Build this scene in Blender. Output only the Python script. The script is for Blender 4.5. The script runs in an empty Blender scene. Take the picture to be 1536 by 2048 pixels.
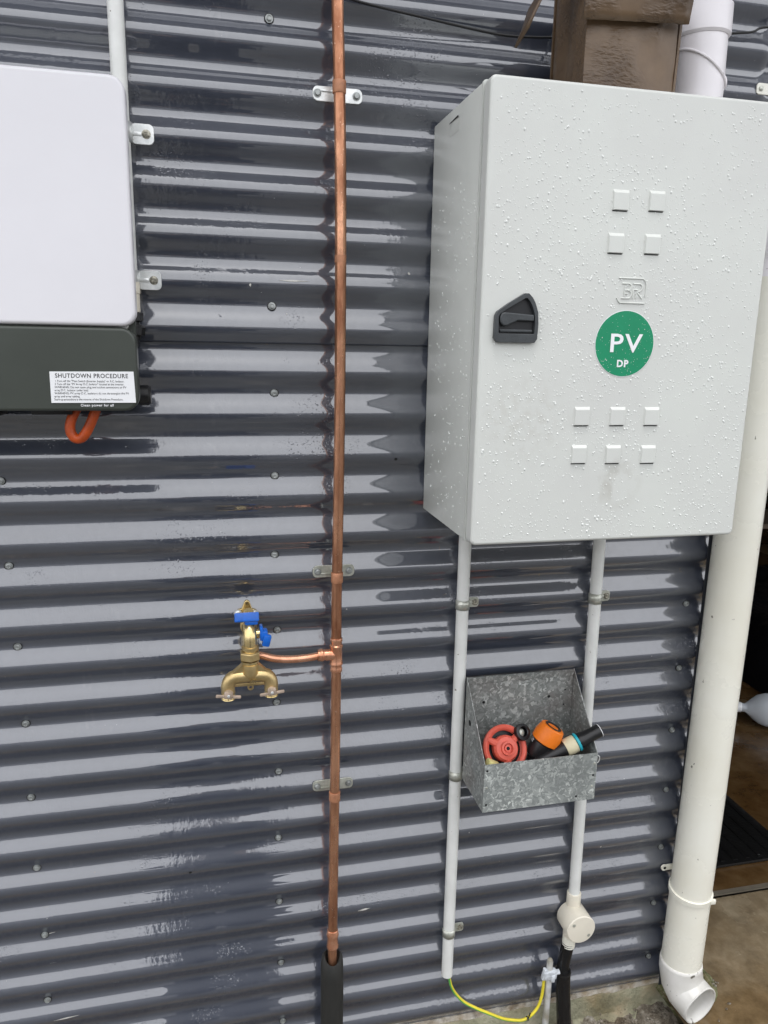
import bpy, bmesh, math, random
from mathutils import Vector, Matrix, noise
random.seed(7)
PI = math.pi
scene = bpy.context.scene
col = scene.collection

# ------------------------------------------------------------------ camera
cam_data = bpy.data.cameras.new("camera")
cam = bpy.data.objects.new("camera", cam_data)
col.objects.link(cam)
RX, RY, RZ = -0.2173, -0.0189, -0.2297
Mz = Matrix.Rotation(RZ, 3, 'Z'); Mx = Matrix.Rotation(RX, 3, 'X'); My = Matrix.Rotation(RY, 3, 'Y')
Mc = Mz @ Mx @ My
right, fwd, up = Mc.col[0], Mc.col[1], Mc.col[2]
m4 = Matrix(((right.x, up.x, -fwd.x, -0.1217), (right.y, up.y, -fwd.y, -1.4181), (right.z, up.z, -fwd.z, 1.613), (0, 0, 0, 1)))
cam.matrix_world = m4
cam_data.sensor_fit = 'HORIZONTAL'
cam_data.sensor_width = 36.0
cam_data.lens = 36.0 * 1531.4 / 1536.0
cam_data.clip_start = 0.02
cam_data.clip_end = 500
scene.camera = cam

# ------------------------------------------------------------------ world, sun, exposure
SUN_EL, SUN_AZ = 80.0, 200.0
w = bpy.data.worlds.new("World"); scene.world = w; w.use_nodes = True
wn = w.node_tree; wn.nodes.clear()
sky = wn.nodes.new("ShaderNodeTexSky"); sky.sky_type = 'NISHITA'; sky.sun_disc = False
sky.sun_elevation = math.radians(SUN_EL); sky.sun_rotation = math.radians(SUN_AZ)
sky.air_density = 1.0; sky.dust_density = 6.0; sky.ozone_density = 1.0
hs = wn.nodes.new("ShaderNodeHueSaturation"); hs.inputs['Saturation'].default_value = 0.10
bg = wn.nodes.new("ShaderNodeBackground"); bg.inputs['Strength'].default_value = 0.15
wo = wn.nodes.new("ShaderNodeOutputWorld")
cl = wn.nodes.new("ShaderNodeMix"); cl.data_type = 'RGBA'; cl.inputs[0].default_value = 0.88     # overcast: even cloud over the clear sky
cl.inputs[7].default_value = (6.15, 6.25, 6.55, 1)
wn.links.new(sky.outputs[0], hs.inputs['Color']); wn.links.new(hs.outputs[0], cl.inputs[6]); wn.links.new(cl.outputs[2], bg.inputs['Color']); wn.links.new(bg.outputs[0], wo.inputs[0])
sl = bpy.data.lights.new("sun", 'SUN'); sl.energy = 1.0; sl.angle = math.radians(20); sl.color = (1, .97, .94)
so = bpy.data.objects.new("sun", sl); col.objects.link(so)
_e, _a = math.radians(SUN_EL), math.radians(SUN_AZ)
sd = Vector((math.sin(_a) * math.cos(_e), math.cos(_a) * math.cos(_e), math.sin(_e)))
so.rotation_euler = sd.to_track_quat('Z', 'Y').to_euler(); so.location = (0, -3, 8)
scene.view_settings.view_transform = 'Standard'
scene.view_settings.look = 'None'
scene.view_settings.exposure = 1.05
scene.view_settings.gamma = 1
scene.view_settings.use_curve_mapping = False

# ------------------------------------------------------------------ helpers: materials
def nd(nt, t, **kw):
    n = nt.nodes.new(t)
    for k, v in kw.items():
        if k in n.inputs: n.inputs[k].default_value = v
        else: setattr(n, k, v)
    return n
def lk(nt, a, b): nt.links.new(a, b)
def mat(name, c, rough=.5, metal=0., ior=1.5, var=.08, vscale=12., bump=0., bscale=80., c2=None, stretch=None, rvar=0., coat=0., speck=None, transm=0.):
    """procedural principled material: base colour c, mottled towards c2"""
    m = bpy.data.materials.new(name); m.use_nodes = True
    nt = m.node_tree; p = nt.nodes['Principled BSDF']
    p.inputs['Roughness'].default_value = rough; p.inputs['Metallic'].default_value = metal
    p.inputs['IOR'].default_value = ior; p.inputs['Coat Weight'].default_value = coat; p.inputs['Coat Roughness'].default_value = .05
    p.inputs['Transmission Weight'].default_value = transm
    tc = nd(nt, 'ShaderNodeNewGeometry')
    src = tc.outputs['Position']
    if stretch:
        mp = nd(nt, 'ShaderNodeMapping'); mp.inputs['Scale'].default_value = stretch
        lk(nt, src, mp.inputs['Vector']); src = mp.outputs[0]
    n1 = nd(nt, 'ShaderNodeTexNoise', Scale=vscale, Detail=6.0, Roughness=.6); lk(nt, src, n1.inputs['Vector'])
    cr = nd(nt, 'ShaderNodeMix'); cr.data_type = 'RGBA'
    a = Vector(c); b = Vector(c2) if c2 else a * (1 - var * 2.2)
    a2 = a if c2 else a * (1 + var)
    rmp = nd(nt, 'ShaderNodeMapRange'); rmp.inputs[1].default_value = .35; rmp.inputs[2].default_value = .65
    lk(nt, n1.outputs['Fac'], rmp.inputs[0]); lk(nt, rmp.outputs[0], cr.inputs[0])
    cr.inputs[6].default_value = (*a2, 1); cr.inputs[7].default_value = (*b, 1)
    outc = cr.outputs[2]
    if speck:   # (colour, scale, threshold)
        vs = nd(nt, 'ShaderNodeTexNoise', Scale=speck[1], Detail=3.0); lk(nt, tc.outputs['Position'], vs.inputs['Vector'])
        mr = nd(nt, 'ShaderNodeMapRange'); mr.inputs[1].default_value = speck[2]; mr.inputs[2].default_value = speck[2] + .03
        lk(nt, vs.outputs['Fac'], mr.inputs[0])
        c3 = nd(nt, 'ShaderNodeMix'); c3.data_type = 'RGBA'; lk(nt, mr.outputs[0], c3.inputs[0]); lk(nt, outc, c3.inputs[6])
        c3.inputs[7].default_value = (*speck[0], 1); outc = c3.outputs[2]
    lk(nt, outc, p.inputs['Base Color'])
    if rvar:
        r2 = nd(nt, 'ShaderNodeMapRange'); r2.inputs[1].default_value = .3; r2.inputs[2].default_value = .7
        r2.inputs[3].default_value = max(.02, rough - rvar); r2.inputs[4].default_value = rough + rvar
        lk(nt, n1.outputs['Fac'], r2.inputs[0]); lk(nt, r2.outputs[0], p.inputs['Roughness'])
    if bump:
        nb = nd(nt, 'ShaderNodeTexNoise', Scale=bscale, Detail=4.0); lk(nt, src, nb.inputs['Vector'])
        bp = nd(nt, 'ShaderNodeBump', Strength=1.0, Distance=bump); lk(nt, nb.outputs['Fac'], bp.inputs['Height']); lk(nt, bp.outputs[0], p.inputs['Normal'])
    return m

def wall_material():
    m = bpy.data.materials.new("wet_blue_grey_steel"); m.use_nodes = True
    nt = m.node_tree; p = nt.nodes['Principled BSDF']
    g = nd(nt, 'ShaderNodeNewGeometry'); P = g.outputs['Position']
    def noise_at(scale, st=(1, 1, 1), det=4., rough=.55):
        mp = nd(nt, 'ShaderNodeMapping'); mp.inputs['Scale'].default_value = st; lk(nt, P, mp.inputs['Vector'])
        n = nd(nt, 'ShaderNodeTexNoise', Scale=scale, Detail=det, Roughness=rough); lk(nt, mp.outputs[0], n.inputs['Vector']); return n.outputs['Fac']
    def rng(x, a, b, c=0., d=1.):
        r = nd(nt, 'ShaderNodeMapRange'); lk(nt, x, r.inputs[0])
        for i, v in enumerate((a, b, c, d)): r.inputs[1 + i].default_value = v
        return r.outputs[0]
    def mix(f, a, b):
        r = nd(nt, 'ShaderNodeMix'); r.data_type = 'RGBA'; lk(nt, f, r.inputs[0])
        for i, v in ((6, a), (7, b)):
            if isinstance(v, tuple): r.inputs[i].default_value = (*v, 1)
            else: lk(nt, v, r.inputs[i])
        return r.outputs[2]
    def mul(a, b):
        r = nd(nt, 'ShaderNodeMath', operation='MULTIPLY'); lk(nt, a, r.inputs[0])
        if isinstance(b, float): r.inputs[1].default_value = b
        else: lk(nt, b, r.inputs[1])
        return r.outputs[0]
    def add(a, b):
        r = nd(nt, 'ShaderNodeMath', operation='ADD'); lk(nt, a, r.inputs[0]); lk(nt, b, r.inputs[1]); return r.outputs[0]
    c = mix(rng(noise_at(3.5), .35, .65), (.038, .045, .065), (.050, .058, .081))
    # chalky run marks (vertical) and small grey scuffs
    runs = mul(rng(noise_at(60, (1, 1, .06)), .60, .75), rng(noise_at(4), .5, .6))
    c = mix(mul(runs, .35), c, (.12, .125, .14))
    sc = rng(noise_at(170, (.7, .7, 1.2)), .755, .77)
    c = mix(mul(sc, .8), c, (.40, .41, .42))
    dirt = mul(rng(noise_at(45), .70, .74), rng(noise_at(2.2), .55, .62))
    c = mix(mul(dirt, .6), c, (.13, .10, .06))
    lk(nt, c, p.inputs['Base Color'])
    p.inputs['IOR'].default_value = 1.55; p.inputs['Coat Weight'].default_value = 1.0; p.inputs['Coat IOR'].default_value = 2.2
    p.inputs['Coat Tint'].default_value = (1, 1, 1, 1)
    dry = rng(noise_at(2.3, (1, 1, .55)), .50, .60)
    lk(nt, add(rng(dry, 0, 1, .015, .05), mul(runs, .12)), p.inputs['Coat Roughness'])
    lk(nt, rng(noise_at(110, (1, 1, .12)), .35, .65, .34, .50), p.inputs['Roughness'])
    # height: broad buckling of the sheet, fine vertical water streaks, beads
    streak = mul(noise_at(125, (1, 1, .22), 3.), rng(noise_at(4, (1, 1, .8)), .50, .62))
    beads = mul(rng(noise_at(330, (1, 1, .7), 1.), .62, .80), rng(noise_at(6), .54, .66))
    h = add(add(mul(streak, .0006), mul(beads, .0007)), mul(noise_at(7, (1, 1, .5), 1.), .00025))
    b = nd(nt, 'ShaderNodeBump', Strength=1.0, Distance=1.0); lk(nt, h, b.inputs['Height']); lk(nt, b.outputs[0], p.inputs['Normal']); lk(nt, b.outputs[0], p.inputs['Coat Normal'])
    return m

def galv_material(name, dark, light, scale=170., rough=.42, tint=None):
    m = bpy.data.materials.new(name); m.use_nodes = True
    nt = m.node_tree; p = nt.nodes['Principled BSDF']
    g = nd(nt, 'ShaderNodeNewGeometry')
    n0 = nd(nt, 'ShaderNodeTexNoise', Scale=55.0, Detail=2.0); lk(nt, g.outputs['Position'], n0.inputs['Vector'])
    ad = nd(nt, 'ShaderNodeMix'); ad.data_type = 'RGBA'; ad.inputs[0].default_value = .035; lk(nt, g.outputs['Position'], ad.inputs[6]); lk(nt, n0.outputs['Color'], ad.inputs[7])
    v = nd(nt, 'ShaderNodeTexVoronoi', Scale=scale); lk(nt, ad.outputs[2], v.inputs['Vector'])
    cr = nd(nt, 'ShaderNodeValToRGB'); lk(nt, v.outputs['Color'], cr.inputs[0])
    e = cr.color_ramp.elements; e[0].position = .25; e[0].color = (*dark, 1); e[1].position = .95; e[1].color = (*light, 1)
    x = e.new(.65); x.color = (*[(a * .75 + b * .25) for a, b in zip(dark, light)], 1)
    out = cr.outputs[0]
    n2 = nd(nt, 'ShaderNodeTexNoise', Scale=9.0, Detail=5.0); lk(nt, g.outputs['Position'], n2.inputs['Vector'])
    mr = nd(nt, 'ShaderNodeMapRange'); mr.inputs[1].default_value = .45; mr.inputs[2].default_value = .7; mr.inputs[4].default_value = .45; lk(nt, n2.outputs['Fac'], mr.inputs[0])
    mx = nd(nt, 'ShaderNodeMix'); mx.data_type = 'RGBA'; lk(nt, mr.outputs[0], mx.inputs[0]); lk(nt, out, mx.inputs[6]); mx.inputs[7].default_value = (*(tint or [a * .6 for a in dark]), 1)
    lk(nt, mx.outputs[2], p.inputs['Base Color'])
    p.inputs['Metallic'].default_value = .2; p.inputs['Roughness'].default_value = rough
    return m

def cardboard_material():
    m = mat("wet_cardboard", (.155, .100, .056), .38, c2=(.058, .034, .018), vscale=7, bump=0)
    nt = m.node_tree; p = nt.nodes['Principled BSDF']; g = nd(nt, 'ShaderNodeNewGeometry')
    mp = nd(nt, 'ShaderNodeMapping'); mp.inputs['Scale'].default_value = (.45, 1, 1); lk(nt, g.outputs['Position'], mp.inputs['Vector'])
    n = nd(nt, 'ShaderNodeTexNoise', Scale=190.0, Detail=2.0); n2 = nd(nt, 'ShaderNodeTexNoise', Scale=14.0)
    lk(nt, mp.outputs[0], n.inputs['Vector']); lk(nt, g.outputs['Position'], n2.inputs['Vector'])
    mr = nd(nt, 'ShaderNodeMapRange'); mr.inputs[1].default_value = .45; mr.inputs[2].default_value = .6; lk(nt, n2.outputs['Fac'], mr.inputs[0])
    ad = nd(nt, 'ShaderNodeMath', operation='MULTIPLY'); lk(nt, n.outputs['Fac'], ad.inputs[0]); lk(nt, mr.outputs[0], ad.inputs[1])
    b = nd(nt, 'ShaderNodeBump', Strength=1.0, Distance=.0030); lk(nt, ad.outputs[0], b.inputs['Height']); lk(nt, b.outputs[0], p.inputs['Normal'])
    return m

def stone_material(name, a, b, c, sc=30., rough=(.25, .8), bumpd=.004, wet=3.):
    m = bpy.data.materials.new(name); m.use_nodes = True
    nt = m.node_tree; p = nt.nodes['Principled BSDF']; g = nd(nt, 'ShaderNodeNewGeometry'); P = g.outputs['Position']
    n1 = nd(nt, 'ShaderNodeTexNoise', Scale=sc, Detail=8.0, Roughness=.7); n2 = nd(nt, 'ShaderNodeTexNoise', Scale=wet, Detail=5.0, Roughness=.6); n3 = nd(nt, 'ShaderNodeTexNoise', Scale=sc * 5, Detail=4.0)
    for n in (n1, n2, n3): lk(nt, P, n.inputs['Vector'])
    r = nd(nt, 'ShaderNodeValToRGB'); lk(nt, n1.outputs['Fac'], r.inputs[0]); e = r.color_ramp.elements
    e[0].position = .34; e[0].color = (*a, 1); e[1].position = .66; e[1].color = (*c, 1); x = e.new(.5); x.color = (*b, 1)
    mr = nd(nt, 'ShaderNodeMapRange'); mr.inputs[1].default_value = .38; mr.inputs[2].default_value = .62; lk(nt, n2.outputs['Fac'], mr.inputs[0])
    mx = nd(nt, 'ShaderNodeMix'); mx.data_type = 'RGBA'; mx.blend_type = 'MULTIPLY'; lk(nt, mr.outputs[0], mx.inputs[0]); lk(nt, r.outputs[0], mx.inputs[6]); mx.inputs[7].default_value = (.62, .52, .40, 1)
    lk(nt, mx.outputs[2], p.inputs['Base Color'])
    rr = nd(nt, 'ShaderNodeMapRange'); rr.inputs[1].default_value = .4; rr.inputs[2].default_value = .6; rr.inputs[3].default_value = rough[1]; rr.inputs[4].default_value = rough[0]
    lk(nt, n2.outputs['Fac'], rr.inputs[0]); lk(nt, rr.outputs[0], p.inputs['Roughness'])
    ad = nd(nt, 'ShaderNodeMath', operation='ADD'); lk(nt, n1.outputs['Fac'], ad.inputs[0]); lk(nt, n3.outputs['Fac'], ad.inputs[1])
    bp = nd(nt, 'ShaderNodeBump', Strength=1.0, Distance=bumpd); lk(nt, ad.outputs[0], bp.inputs['Height']); lk(nt, bp.outputs[0], p.inputs['Normal'])
    return m

M = {}
M['wall'] = wall_material()
M['cab'] = mat("pale_grey_powder_coat", (.66, .68, .64), .38, var=.03, vscale=4, bump=.00012, bscale=700, rvar=.06)
M['emboss'] = M['cab']
def door_material():
    m = mat("pale_grey_door_coat", (.66, .68, .64), .36, c2=(.62, .63, .60), vscale=4, bump=.00014, bscale=600, rvar=.06)
    nt = m.node_tree; p = nt.nodes['Principled BSDF']; g = nd(nt, 'ShaderNodeNewGeometry'); src = p.inputs['Base Color'].links[0].from_socket
    def smudge(src, c, r_, col_, sc, amt):
        d = nd(nt, 'ShaderNodeVectorMath', operation='DISTANCE'); lk(nt, g.outputs['Position'], d.inputs[0]); d.inputs[1].default_value = c
        a = nd(nt, 'ShaderNodeMapRange'); a.inputs[1].default_value = r_; a.inputs[2].default_value = r_ * .3; lk(nt, d.outputs['Value'], a.inputs[0])
        n = nd(nt, 'ShaderNodeTexNoise', Scale=sc, Detail=5.0); lk(nt, g.outputs['Position'], n.inputs['Vector'])
        b = nd(nt, 'ShaderNodeMapRange'); b.inputs[1].default_value = .45; b.inputs[2].default_value = .62; b.inputs[4].default_value = amt; lk(nt, n.outputs['Fac'], b.inputs[0])
        mu = nd(nt, 'ShaderNodeMath', operation='MULTIPLY'); lk(nt, a.outputs[0], mu.inputs[0]); lk(nt, b.outputs[0], mu.inputs[1])
        x = nd(nt, 'ShaderNodeMix'); x.data_type = 'RGBA'; lk(nt, mu.outputs[0], x.inputs[0]); lk(nt, src, x.inputs[6]); x.inputs[7].default_value = (*col_, 1)
        return x.outputs[2]
    s_ = smudge(src, (.525, -.3, 1.398), .055, (.44, .43, .38), 45., .5)
    s_ = smudge(s_, (.36, -.3, 1.50), .09, (.50, .49, .44), 60., .35)
    lk(nt, s_, p.inputs['Base Color']); return m
M['door'] = door_material()
M['cover'] = mat("white_enamel", (.80, .79, .82), .32, var=.015, vscale=3, bump=.00003, bscale=300)
M['olive'] = mat("dark_green_grey_enamel", (.052, .060, .050), .34, var=.05, vscale=8, speck=((.2, .2, .2), 160, .76))
M['blackplastic'] = mat("black_plastic", (.012, .012, .013), .35, bump=.0001, bscale=300)
M['greyplastic'] = mat("charcoal_plastic", (.050, .056, .060), .42, var=.1, vscale=60, bump=.0002, bscale=500)
M['recess'] = mat("recess_black_plastic", (.012, .013, .015), .45)
M['copper'] = mat("weathered_copper", (.82, .43, .26), .30, metal=.85, c2=(.33, .14, .075), vscale=24, stretch=(1, 1, .30), bump=.0004, bscale=260, rvar=.10, speck=((.75, .5, .36), 230, .68))
M['newcopper'] = mat("bright_copper", (.80, .42, .27), .26, metal=.75, c2=(.56, .24, .13), vscale=40, bump=.00015, bscale=200)
M['ring'] = mat("copper_coloured_sleeve", (.50, .23, .125), .5, metal=.2, var=.12, vscale=60, bump=.0002, bscale=500)
M['brass'] = mat("cast_brass", (.74, .57, .29), .36, metal=.85, c2=(.50, .37, .17), vscale=30, bump=.00035, bscale=420, rvar=.08)
M['polbrass'] = mat("machined_brass", (.86, .69, .36), .24, metal=.9, c2=(.58, .43, .19), vscale=50)
M['blue'] = mat("blue_plastic", (.006, .12, .55), .35, var=.1, vscale=60, bump=.0002, bscale=400)
M['clear'] = mat("smoky_tan_plastic", (.42, .33, .26), .28, var=.15, vscale=80, bump=.0002, bscale=300)
M['zinc'] = mat("zinc_plated_steel", (.84, .85, .83), .30, metal=.55, c2=(.62, .64, .63), vscale=60, bump=.0001, bscale=300)
M['oldzinc'] = mat("dulled_zinc_steel", (.66, .67, .60), .32, metal=.5, c2=(.42, .43, .37), vscale=70, bump=.0002, bscale=300)
M['screwpaint'] = mat("painted_screw_head", (.34, .36, .35), .30, metal=.3, var=.2, vscale=90, ior=1.8)
M['brassy'] = mat('yellow_zinc_screw', (.40, .38, .31), .35, metal=.5, var=.3, vscale=200)
M['rubber'] = mat("rubber_washer", (.015, .015, .016), .6)
M['conduit'] = mat("grey_white_conduit_plastic", (.82, .83, .80), .33, c2=(.74, .75, .72), vscale=18, speck=((.25, .22, .18), 120, .72))
M['pvc'] = mat("cream_white_pipe_plastic", (.86, .85, .76), .28, c2=(.81, .79, .68), vscale=5, speck=((.22, .20, .16), 70, .735), rvar=.05)
M['pvcwhite'] = mat("white_pipe_plastic", (.88, .85, .87), .28, c2=(.82, .79, .81), vscale=7, speck=((.3, .27, .25), 70, .74))
M['elbow'] = mat("white_elbow_plastic", (.72, .71, .68), .34, c2=(.60, .59, .55), vscale=14, speck=((.13, .12, .10), 55, .67))
M['jbox'] = mat("cream_fitting_plastic", (.80, .75, .63), .4, var=.03, bump=.0001, bscale=400)
M['foam'] = mat("black_foam_lagging", (.011, .012, .011), .7, c2=(.020, .020, .018), vscale=30, stretch=(1, 1, .3), bump=.002, bscale=70)
M['tape'] = mat("black_tape_wrapped_plastic", (.008, .008, .009), .14, bump=.0030, bscale=38, stretch=(1, 1, .5))
M['galv'] = galv_material("spangled_galvanised_steel", (.26, .28, .27), (.74, .77, .73))
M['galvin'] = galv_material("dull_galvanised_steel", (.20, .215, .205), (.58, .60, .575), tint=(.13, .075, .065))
M['red'] = mat("coral_red_plastic", (.74, .13, .085), .42, var=.06, bump=.0002, bscale=200, vscale=40)
M['orange'] = mat("orange_plastic", (.85, .20, .01), .42, var=.05, bump=.0006, bscale=600)
M['orangecable'] = mat("orange_cable_sheath", (.60, .09, .012), .45, var=.18, vscale=30, bump=.0004, bscale=150)
M['cyan'] = mat("cyan_rubber", (.02, .42, .52), .45)
M['cream'] = mat("cream_rubber", (.68, .62, .42), .55)
M['yellow'] = mat("pale_yellow_plastic", (.72, .66, .28), .5)
M['earthy'] = mat("yellow_wire_sheath", (.74, .62, .04), .4)
M['earthg'] = mat("green_wire_sheath", (.10, .42, .08), .4)
M['cardboard'] = cardboard_material()
M['green'] = mat("green_label_print", (.0, .255, .115), .45, var=.04, vscale=20)
M['white'] = mat("white_label_print", (.88, .89, .90), .35, var=.01)
M['ink'] = mat("black_label_print", (.02, .02, .02), .5)
M['concrete'] = stone_material("wet_brown_concrete", (.17, .135, .088), (.235, .19, .125), (.31, .255, .175), 16, (.08, .32), .0009)
M['yard'] = stone_material("damp_grey_yard", (.05, .052, .05), (.085, .088, .086), (.12, .125, .12), 9, (.3, .8), .003)
M['gravel'] = stone_material("rough_pitted_concrete", (.05, .042, .032), (.24, .21, .165), (.62, .59, .53), 30, (.35, .9), .012, 7)
M['floor'] = stone_material("stained_wet_garage_floor", (.060, .034, .014), (.105, .062, .026), (.15, .10, .05), 7, (.07, .30), .0012, 2.)
M['slab'] = stone_material("mossy_slab_edge", (.17, .16, .10), (.34, .34, .24), (.50, .48, .38), 22, (.5, .9), .004, 11)
M['slabtop'] = stone_material("pale_chipped_mortar", (.30, .27, .22), (.62, .59, .53), (.75, .72, .66), 34, (.5, .9), .003, 30)
M['moss'] = stone_material("moss_and_debris", (.06, .05, .035), (.17, .19, .08), (.35, .33, .24), 60, (.6, .9), .004, 16)
M['joint'] = mat("grey_joint_sealant", (.13, .115, .088), .5, vscale=30, bump=.001, bscale=90)
M['mat'] = mat("wet_black_rubber_mat", (.006, .006, .006), .30, bump=.0015, bscale=120, speck=((.12, .12, .12), 110, .73))
M['tarp'] = mat("black_tarpaulin", (.006, .006, .007), .22, bump=.01, bscale=14)
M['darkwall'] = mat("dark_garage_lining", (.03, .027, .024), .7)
M['timber'] = mat("dusty_timber", (.16, .12, .085), .7, stretch=(1, 8, 8), vscale=8)
M['soffit'] = mat("painted_soffit_board", (.80, .80, .84), .6, var=.03)
M['gutter'] = mat("dark_gutter_steel", (.05, .055, .068), .35)
M['neigh'] = mat("rendered_boundary_wall", (.42, .42, .43), .8, var=.12, vscale=2)
M['jug'] = mat("milky_clear_plastic", (.78, .82, .86), .22, var=.02, transm=.35, bump=.001, bscale=25)
M['water'] = mat("water_bead", (.76, .78, .75), .06, ior=1.55, var=0., transm=0.)
M['bead'] = mat('clear_water_bead', (1, 1, 1), .0, ior=1.33, var=0., transm=1.)
M['chip'] = mat("bare_bright_scratch", (.62, .61, .57), .45, var=.15, vscale=90)
M['hole'] = mat("dark_hole", (.004, .004, .004), .8)
M['raincoat'] = mat("dark_raincoat", (.03, .032, .04), .5)
M['skin'] = mat("skin", (.45, .27, .19), .5)

# ------------------------------------------------------------------ helpers: geometry
class MB:
    def __init__(s): s.bm = bmesh.new()
    def box(s, c, d, rot=None, bevel=0., seg=2):
        t = bmesh.new(); bmesh.ops.create_cube(t, size=1)
        bmesh.ops.scale(t, vec=d, verts=t.verts)
        if bevel: bmesh.ops.bevel(t, geom=t.edges[:], offset=bevel, segments=seg, affect='EDGES', profile=.5)
        if rot is not None: bmesh.ops.rotate(t, matrix=rot, verts=t.verts)
        bmesh.ops.translate(t, vec=c, verts=t.verts); s.merge(t); return s
    def merge(s, t):
        me = bpy.data.meshes.new("tmp"); t.to_mesh(me); t.free(); s.bm.from_mesh(me); bpy.data.meshes.remove(me)
    def rings(s, rings, close=True, cap0=True, cap1=True):
        vs = [[s.bm.verts.new(p) for p in r] for r in rings]; n = len(rings[0])
        for a, b in zip(vs, vs[1:]):
            for i in range(n if close else n - 1):
                j = (i + 1) % n
                s.bm.faces.new((a[i], a[j], b[j], b[i]))
        if cap0: s.bm.faces.new(vs[0][::-1])
        if cap1: s.bm.faces.new(vs[-1])
        return s
    def tube(s, pts, r, seg=16, cap=True, rs=None):
        pts = [Vector(p) for p in pts]; n = len(pts); rings = []; prev = None
        for i, p in enumerate(pts):
            t = (pts[min(i + 1, n - 1)] - pts[max(i - 1, 0)]).normalized()
            if prev is None:
                a = Vector((0, 0, 1)) if abs(t.z) < .9 else Vector((1, 0, 0)); u = t.cross(a).normalized()
            else: u = (prev - t * prev.dot(t)).normalized()
            prev = u; v = t.cross(u); rr = rs[i] if rs else r
            rings.append([p + (u * math.cos(2 * PI * k / seg) + v * math.sin(2 * PI * k / seg)) * rr for k in range(seg)])
        return s.rings(rings, True, cap, cap)
    def lathe(s, prof, o, axis=(0, 0, 1), seg=24, cap0=True, cap1=True):
        """prof: list of (radius, height along axis)"""
        ax = Vector(axis).normalized(); a = Vector((0, 0, 1)) if abs(ax.z) < .9 else Vector((1, 0, 0))
        u = ax.cross(a).normalized(); v = ax.cross(u); o = Vector(o)
        rr = [[o + ax * h + (u * math.cos(2 * PI * k / seg) + v * math.sin(2 * PI * k / seg)) * r for k in range(seg)] for r, h in prof]
        return s.rings(rr, True, cap0 and prof[0][0] > 1e-6, cap1)
    def prism(s, pts, y0, y1):
        """outline in x,z extruded from y0 to y1"""
        a = [s.bm.verts.new((x, y0, z)) for x, z in pts]; b = [s.bm.verts.new((x, y1, z)) for x, z in pts]; n = len(pts)
        s.bm.faces.new(a); s.bm.faces.new(b[::-1])
        for i in range(n): j = (i + 1) % n; s.bm.faces.new((a[j], a[i], b[i], b[j]))
        return s
    def frame(s, out, inn, y0, y1):
        """flat ring between two x,z outlines with equal counts, extruded y0..y1"""
        n = len(out); V = lambda P, y: [s.bm.verts.new((x, y, z)) for x, z in P]
        oa, ia, ob, ib = V(out, y0), V(inn, y0), V(out, y1), V(inn, y1)
        for i in range(n):
            j = (i + 1) % n
            s.bm.faces.new((oa[i], oa[j], ia[j], ia[i])); s.bm.faces.new((ob[j], ob[i], ib[i], ib[j]))
            s.bm.faces.new((oa[j], oa[i], ob[i], ob[j])); s.bm.faces.new((ia[i], ia[j], ib[j], ib[i]))
        return s
    def build(s, name, m, parent=None, label=None, smooth=35, bevel=0., sub=0, loc=None, wn=False, **props):
        bmesh.ops.recalc_face_normals(s.bm, faces=s.bm.faces)
        me = bpy.data.meshes.new(name); s.bm.to_mesh(me); s.bm.free()
        me.materials.append(m)
        if smooth:
            for f in me.polygons: f.use_smooth = True
            me.set_sharp_from_angle(angle=math.radians(smooth))
        o = bpy.data.objects.new(name, me); col.objects.link(o)
        if wn: q_ = o.modifiers.new("weighted", 'WEIGHTED_NORMAL'); q_.keep_sharp = True
        if bevel:
            b = o.modifiers.new("bevel", 'BEVEL'); b.width = bevel; b.segments = 3; b.limit_method = 'ANGLE'; b.angle_limit = math.radians(40)
        if sub:
            b = o.modifiers.new("subdivision", 'SUBSURF'); b.levels = b.render_levels = sub
        if parent is not None:
            o.parent = parent
            if loc is None: o.location = -Vector(parent.location) if parent.parent is None else (0, 0, 0)
        if loc is not None: o.location = loc
        if label: o['label'] = label
        for k, v in props.items(): o[k] = v
        return o
def subpart(o, parent):
    o.parent = parent; o.location = (0, 0, 0); return o

def thing(name, label, cat, loc=(0, 0, 0), group=None):
    o = bpy.data.objects.new(name, None); col.objects.link(o); o.empty_display_size = .05
    o.location = loc; o['label'] = label; o['category'] = cat
    if group: o['group'] = group
    return o
def tag(o, label, cat, group=None):
    o['label'] = label; o['category'] = cat
    if group: o['group'] = group
    return o
def copy_tree(o, parent=None):
    c = o.copy(); col.objects.link(c); c.parent = parent
    for ch in [x for x in bpy.data.objects if x.parent == o]: copy_tree(ch, c)
    return c
def spline(P, n=8):
    P = [Vector(p) for p in P]; out = []
    Q = [P[0] * 2 - P[1]] + P + [P[-1] * 2 - P[-2]]
    for i in range(1, len(Q) - 2):
        a, b, c, d = Q[i - 1:i + 3]
        for k in range(n):
            t = k / n
            out.append(.5 * ((2 * b) + (c - a) * t + (2 * a - 5 * b + 4 * c - d) * t * t + (3 * b - a - 3 * c + d) * t ** 3))
    out.append(P[-1]); return out
def rrect(x0, z0, x1, z1, r, n=6):
    pts = []
    for cx, cz, a0 in ((x1 - r, z1 - r, 0), (x0 + r, z1 - r, 90), (x0 + r, z0 + r, 180), (x1 - r, z0 + r, 270)):
        for k in range(n + 1):
            a = math.radians(a0 + 90 * k / n); pts.append((cx + r * math.cos(a), cz + r * math.sin(a)))
    return pts
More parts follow.
